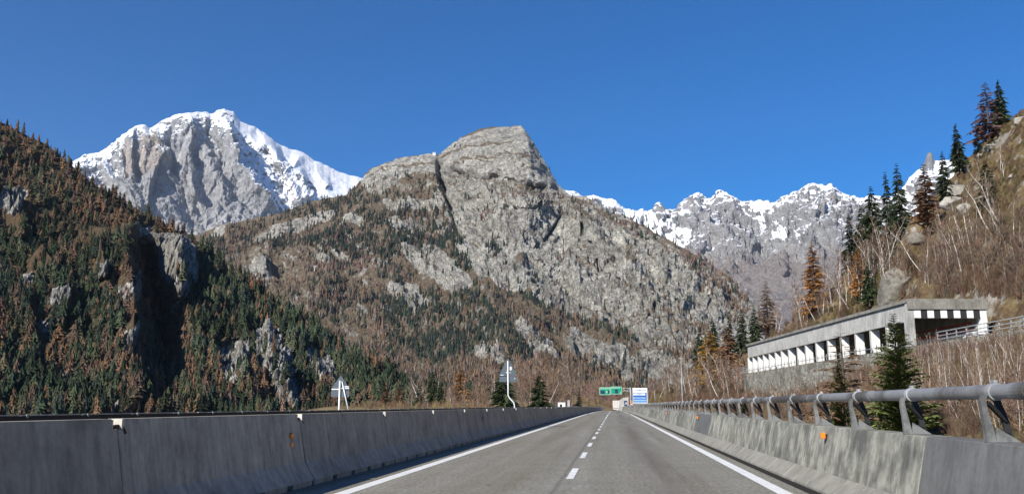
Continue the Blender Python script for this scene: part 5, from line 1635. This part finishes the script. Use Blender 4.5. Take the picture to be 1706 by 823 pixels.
# behind the left barrier
def left_many(name, sets, n, pxr, dr, tops, label, cat, group, w=1.2):
    for i in range(n):
        px = rngB.uniform(*pxr); d = rngB.uniform(*dr); x = (px - VPX) / FPX * d
        if x > -18.5: x = -18.5 - rngB.uniform(0, 12); px = VPX + x / d * FPX
        z = float(ZL(x, d)); tp = rngB.uniform(*tops); h = (HOR - tp) / FPX * d + 1.47 - z
        if h < 2: continue
        put_tree(name, sets[rngB.integers(0, len(sets))][:2], (x, d, z - .1), h, label, cat, group, w, (rngB.normal(0, .04), rngB.normal(0, .04)))
left_many("bare_tree", BAR, 64, (680, 1000), (170, 420), (622, 662), "leafless brown tree behind the left barrier near the bent sign pole", "tree", "leafless trees behind the left barrier")
left_many("bare_tree", BAR, 46, (930, 1045), (260, 460), (590, 640), "tall leafless tan tree left of the green overhead signs", "tree", "leafless trees near the green signs")
left_many("birch", BIR, 20, (690, 1010), (200, 420), (615, 655), "bare pale birch behind the left barrier", "birch", "birches behind the left barrier")
soup = [(v, f, c) for (v, f, c) in (b[2] for b in BAR)]
tr = np.array([0.17, 0.115, 0.085])
q = [];
for i in range(130):
    d = rngB.uniform(490, 680); px = rngB.uniform(975, 1110); x = (px - VPX) / FPX * d
    q.append((x, d, float(np.where(x > 5, ZR(x, d), ZL(x, d))) - .3))
o = scatter_mesh("bare_wood", soup, np.array(q), rngB.uniform(9, 14, 130), pick_colors(rngB, 130, [tuple(tr)]), M_veg, rngB, 1.4)
tag(o, "leafless red brown wood behind the green overhead signs at the end of the road", "wood", kind='stuff')
rg = np.array(region([(1230, 640), (1530, 600), (1720, 570), (1740, 745), (1560, 715), (1240, 690)], 210, rngB)); hh = hits(rg[:, 0], rg[:, 1])
sw = np.array([Gr.x * (a[0] - G0.x) + Gr.y * (a[1] - G0.y) for a in hh]); k_ = (sw < -1.2)
rg, hh = rg[k_], hh[k_]; dd_ = np.hypot(hh[:, 0], hh[:, 1])
ht = np.minimum(rngB.uniform(2, 4.4, len(hh)), np.maximum(1.3, (rg[:, 1] - 585 - rngB.uniform(0, 30, len(hh))) / FPX * dd_))
o = scatter_mesh("thicket", soup, hh, ht, pick_colors(rngB, len(hh), [(.19, .13, .09), (.16, .11, .08), (.24, .16, .10)]), M_veg, rngB, 1.3)
tag(o, "dense leafless brown thicket behind the right guard rail", "thicket", kind='stuff')

# ---------------------------------------------------------------- brushwood and undergrowth (nobody could count it)
def shrub(rng, n=46, spread=.45, tw=.012):
    t = Tpl()
    for i in range(n):
        a = rng.uniform(0, 6.28); b0 = rng.normal(0, .1, 2); l = rng.uniform(.45, 1.0)
        dx, dy = math.cos(a) * spread * rng.uniform(.1, 1), math.sin(a) * spread * rng.uniform(.1, 1)
        p = np.array([b0[0], b0[1], -.05]); q = np.array([b0[0] + dx * l, b0[1] + dy * l, l])
        s_ = np.array([math.sin(a + 1), math.cos(a + 1), 0]) * tw
        k = rng.uniform(.7, 1.3); t.tri(tuple(p - s_), tuple(p + s_), tuple(q), (k, k, k))
        for j in range(3):
            f = rng.uniform(.35, .95); r0 = p + (q - p) * f; e = r0 + rng.normal(0, .13, 3) + np.array([0, 0, .12])
            t.tri(tuple(r0 - s_ * .6), tuple(r0 + s_ * .6), tuple(e), (k, k, k))
    return t.arr()
shr = [shrub(rngT, 34) for _ in range(6)]
def shrub_px(poly, n, dmax=900):
    out = []
    rg = np.array(region(poly, n, rngB)); hh = hits(rg[:, 0], rg[:, 1])
    for (px, py), p in zip(rg, hh):
        p = Vector(p)
        wv_ = Gr.x * (p.x - G0.x) + Gr.y * (p.y - G0.y)
        if -0.8 < wv_ < SHELF or p.y > 1000: continue
        out.append((p.x, p.y, p.z, px, py))
    return np.array(out)
BR = [(.19, .125, .09), (.16, .10, .075), (.24, .17, .115), (.21, .12, .08), (.15, .12, .09)]
OL = [(.13, .12, .05), (.17, .14, .06), (.10, .09, .04), (.24, .18, .08)]
sa = shrub_px([(1060, 672), (1060, 600), (1180, 590), (1300, 530), (1420, 480), (1500, 440), (1580, 340), (1640, 240), (1740, 160), (1740, 500), (1500, 500), (1240, 590), (1240, 640), (1530, 590),
               (1740, 560), (1740, 750), (1560, 720), (1230, 690)], 9500)
D_ = np.hypot(sa[:, 0], sa[:, 1])
h_ = RNG.uniform(.8, 2.0, len(sa)) * np.clip(D_ / 110, .55, 1.25) * np.where(sa[:, 4] < 400, .55, 1.0)
cc_ = np.where((fbm(sa[:, :3].copy(), 22, 2, 701) > np.where(sa[:, 4] < 400, -.1, .15))[:, None], pick_colors(RNG, len(sa), OL + BR[:2]), pick_colors(RNG, len(sa), BR))
# rocky places stay bare
keep = (fbm(sa[:, :3].copy(), 13, 3, 702) < np.where(sa[:, 4] < 420, .05, .3)) | (sa[:, 1] < 90)
o = scatter_mesh("brushwood", shr, sa[keep, :3], h_[keep], cc_[keep], M_veg, RNG)
tag(o, "tangled leafless brown undergrowth covering the right slope and the ground below the gallery", "brushwood", kind='stuff')
# left ground
n = 2600; d = RNG.uniform(120, 560, n); px = RNG.uniform(560, 1060, n); x = (px - VPX) / FPX * d
ok = (x < -18) | (d > 455)
d, x = d[ok], x[ok]; z = ZL(x, d)
pos = np.stack([x, d, z], 1)
c2 = np.where((RNG.random(len(x)) < .3)[:, None], pick_colors(RNG, len(x), [(.34, .25, .12), (.28, .22, .10)]), pick_colors(RNG, len(x), BR))
o = scatter_mesh("undergrowth", shr, pos, RNG.uniform(.8, 2.4, len(x)) * np.clip(d / 250, .6, 1.6), c2, M_veg, RNG)
tag(o, "low brown and straw coloured scrub beyond the left barrier", "undergrowth", kind='stuff')
# grey-brown bare wood at the foot of the great mountain and along the far valley
btp = [BAR[i][2] for i in range(4)]
small = []
for (tv, tf, tc) in btp:
    m = np.random.default_rng(3).random(len(tf)) < .34
    f = tf[m]; u, inv = np.unique(f, return_inverse=True)
    v = tv[u].copy(); 
    small.append((v, inv.reshape(-1, 3), tc[u]))
for s_i, (v, f, c) in enumerate(small):       # thicker twigs so the far crowns read as soft masses
    tri = v[f]; cen = tri.mean(1, keepdims=True); tri = cen + (tri - cen) * np.array([2.4, 2.4, 1.1])
    small[s_i] = (tri.reshape(-1, 3), np.arange(len(f) * 3).reshape(-1, 3), c[f].reshape(-1, 3))
pb, pxb, pyb, _ = sample_forest(PC, NC, XC, YC, lambda px, py, P: (np.maximum(in_poly(px, py, [(560, 570), (690, 575), (780, 610), (960, 620), (1060, 640), (1110, 640), (1110, 690), (560, 690)]) * .9,
                                .1 * in_poly(px, py, [(1060, 560), (1250, 500), (1260, 640), (1080, 640)])), px * 0), 5200, RNG, (300, 1300, 695))
cb = np.where((pxb < 790)[:, None], pick_colors(RNG, len(pb), GREY), pick_colors(RNG, len(pb), [(.22, .14, .09), (.19, .12, .085), (.2, .16, .12)]))
o = scatter_mesh("bare_wood", small, pb - np.array([0, 0, .5]), RNG.uniform(9, 15, len(pb)), cb, M_veg, RNG, 1.3)
tag(o, "soft grey brown leafless wood at the foot of the central mountain", "wood", kind='stuff')

# ---------------------------------------------------------------- boulders on the right slope
M_rock = mountain_mat("boulder_rock", [(0.3, (0.22, 0.21, 0.18)), (0.5, (0.36, 0.34, 0.30)), (0.72, (0.50, 0.475, 0.42))], (0.25, 1.6), [(0.8, .5, .66), (4, .12, .7)],
                      strat=((1, 1, 2.2), (0, R(30), 0), 0.9))
M_slab = mountain_mat("slab_rock", [(0.3, (0.13, 0.12, 0.10)), (0.5, (0.21, 0.195, 0.165)), (0.72, (0.31, 0.29, 0.25))], (0.25, 1.6), [(0.8, .4, .66), (4, .1, .7)],
                      strat=((1, 1, 2.2), (0, R(-50), 0), 0.7))
def boulder(px, py, w, h, label, seed, flat=.6, tilt=0.0, sink=.25, mat=None):
    p = hit(px, py); D = math.hypot(p.x, p.y); W = w / FPX * D; H = h / FPX * D
    bm = bmesh.new(); bmesh.ops.create_icosphere(bm, subdivisions=5, radius=1.0)
    v = np.array([tuple(q.co) for q in bm.verts]); f = np.array([[q.index for q in fc.verts] for fc in bm.faces]); bm.free()
    rg = np.random.default_rng(seed)
    for k in range(13):                      # chop flat faces
        nrm = rg.normal(size=3); nrm /= np.linalg.norm(nrm); dd = rg.uniform(.5, .82)
        t_ = v @ nrm; v = v - np.clip(t_ - dd, 0, None)[:, None] * nrm
    v = v * (1 + .10 * fbm(v + seed, .5, 5, seed, .6)[:, None])
    v = v * np.array([W * .5, W * flat * .5, H * .5])
    v = v * .85
    o = link("boulder", npmesh("boulder", v, f, True), mat or M_rock)
    o.location = p + Vector((0, W * flat * (.5 - sink) * 0, 0)); o.rotation_euler = (0, tilt, 0)
    return tag(o, label, "boulder")
boulder(1594, 322, 46, 34, "pale rounded boulder on the crest at right, directly under the spruce by the rock needle", 1)
boulder(1590, 350, 52, 34, "largest pale boulder of the group on the crest, below the top one", 2)
boulder(1562, 362, 26, 20, "small pale boulder at the left of the crest group", 3)
boulder(1540, 372, 40, 18, "flat pale boulder at the lower left of the crest group", 4)
boulder(1700, 210, 34, 26, "pale boulder on the crest near the upper right edge", 5)
boulder(1498, 478, 110, 92, "tall smooth grey rock slab leaning above the gallery roof", 6, .7, R(-38), mat=M_slab)
boulder(1612, 352, 44, 30, "weathered grey outcrop right of the largest pale boulder", 12)
boulder(1640, 330, 36, 22, "grey outcrop left of the single spruce on the slope", 13)
boulder(1575, 300, 30, 26, "small outcrop under the crest spruces left of the top boulder", 14)
boulder(1530, 420, 40, 26, "brownish outcrop low on the crest above the slab", 15, mat=M_slab)
boulder(1600, 470, 50, 26, "brownish outcrop among birches over the portal", 16, mat=M_slab)
boulder(1652, 248, 24, 14, "small pale boulder on the crest under the purple larch", 8)
boulder(1625, 400, 30, 22, "grey rock among dry grass in the middle of the right slope", 9)
boulder(1660, 430, 40, 30, "grey rock half hidden by birches above the portal", 10)
boulder(1690, 300, 30, 18, "grey rock at the right edge halfway up the slope", 11)
# hut on the shoulder of the mountain, cable pylon, farm track
def on_mountain(px, py, P=None):
    k = np.argmin(np.hypot(XC - px, YC - py)); return Vector(PC.reshape(-1, 3)[k])
p = on_mountain(723, 256); t = empty("chalet", p, 0.2, "tiny white hut on the shoulder of the central mountain, left of the cleft", "hut")
MB().box(-5, 5, -4, 4, -6, 7).build("walls", M_white, t); MB().add([(-6, -5, 7), (6, -5, 7), (6, 5, 7), (-6, 5, 7), (-6, 0, 10), (6, 0, 10)], [(0, 1, 5, 4), (3, 4, 5, 2), (0, 4, 3), (1, 2, 5), (0, 3, 2, 1)]).build("roof", M_galv, t)
p = on_mountain(521, 448); t = empty("pylon", p, 0, "small pale cable car pylon among brown larches left of the central mountain", "pylon")
MB().tube([(0, 0, -2), (0, 0, 24)], [1.1, .6], 8).build("mast", M_white, t); MB().box(-5, 5, -.5, .5, 23, 24).build("crossarm", M_white, t)
p = on_mountain(695, 655); t = empty("mast", (-70, 330, float(ZL(-70, 330.)) - .5), 0, "pale lattice mast behind the left barrier near the foot of the left hill", "mast")
for x in (-.7, .7): MB().box(x - .12, x + .12, -.1, .1, 0, 11).build("leg", M_galv, t)
m = MB()
for k in range(7): m.bar((-.7, 0, k * 1.5 + .4), (.7, 0, k * 1.5 + 1.9), .1)
m.build("lattice", M_galv, t)
# ---------------------------------------------------------------- haze
hz = MB().box(-9000, 9000, -60, 13500, -26, 4300).build("haze", None)
hm = bpy.data.materials.new("haze"); hm.use_nodes = True; nt = hm.node_tree
for q in list(nt.nodes):
    if q.type == 'BSDF_PRINCIPLED': nt.nodes.remove(q)
pv = nt.nodes.new('ShaderNodeVolumePrincipled'); pv.inputs['Color'].default_value = (.80, .88, 1, 1)
pv.inputs['Density'].default_value = 0.000015; pv.inputs['Anisotropy'].default_value = 0.2
nt.links.new(pv.outputs[0], next(q for q in nt.nodes if q.type == 'OUTPUT_MATERIAL').inputs['Volume'])
hz.data.materials.clear(); hz.data.materials.append(hm); hz['kind'] = 'stuff'
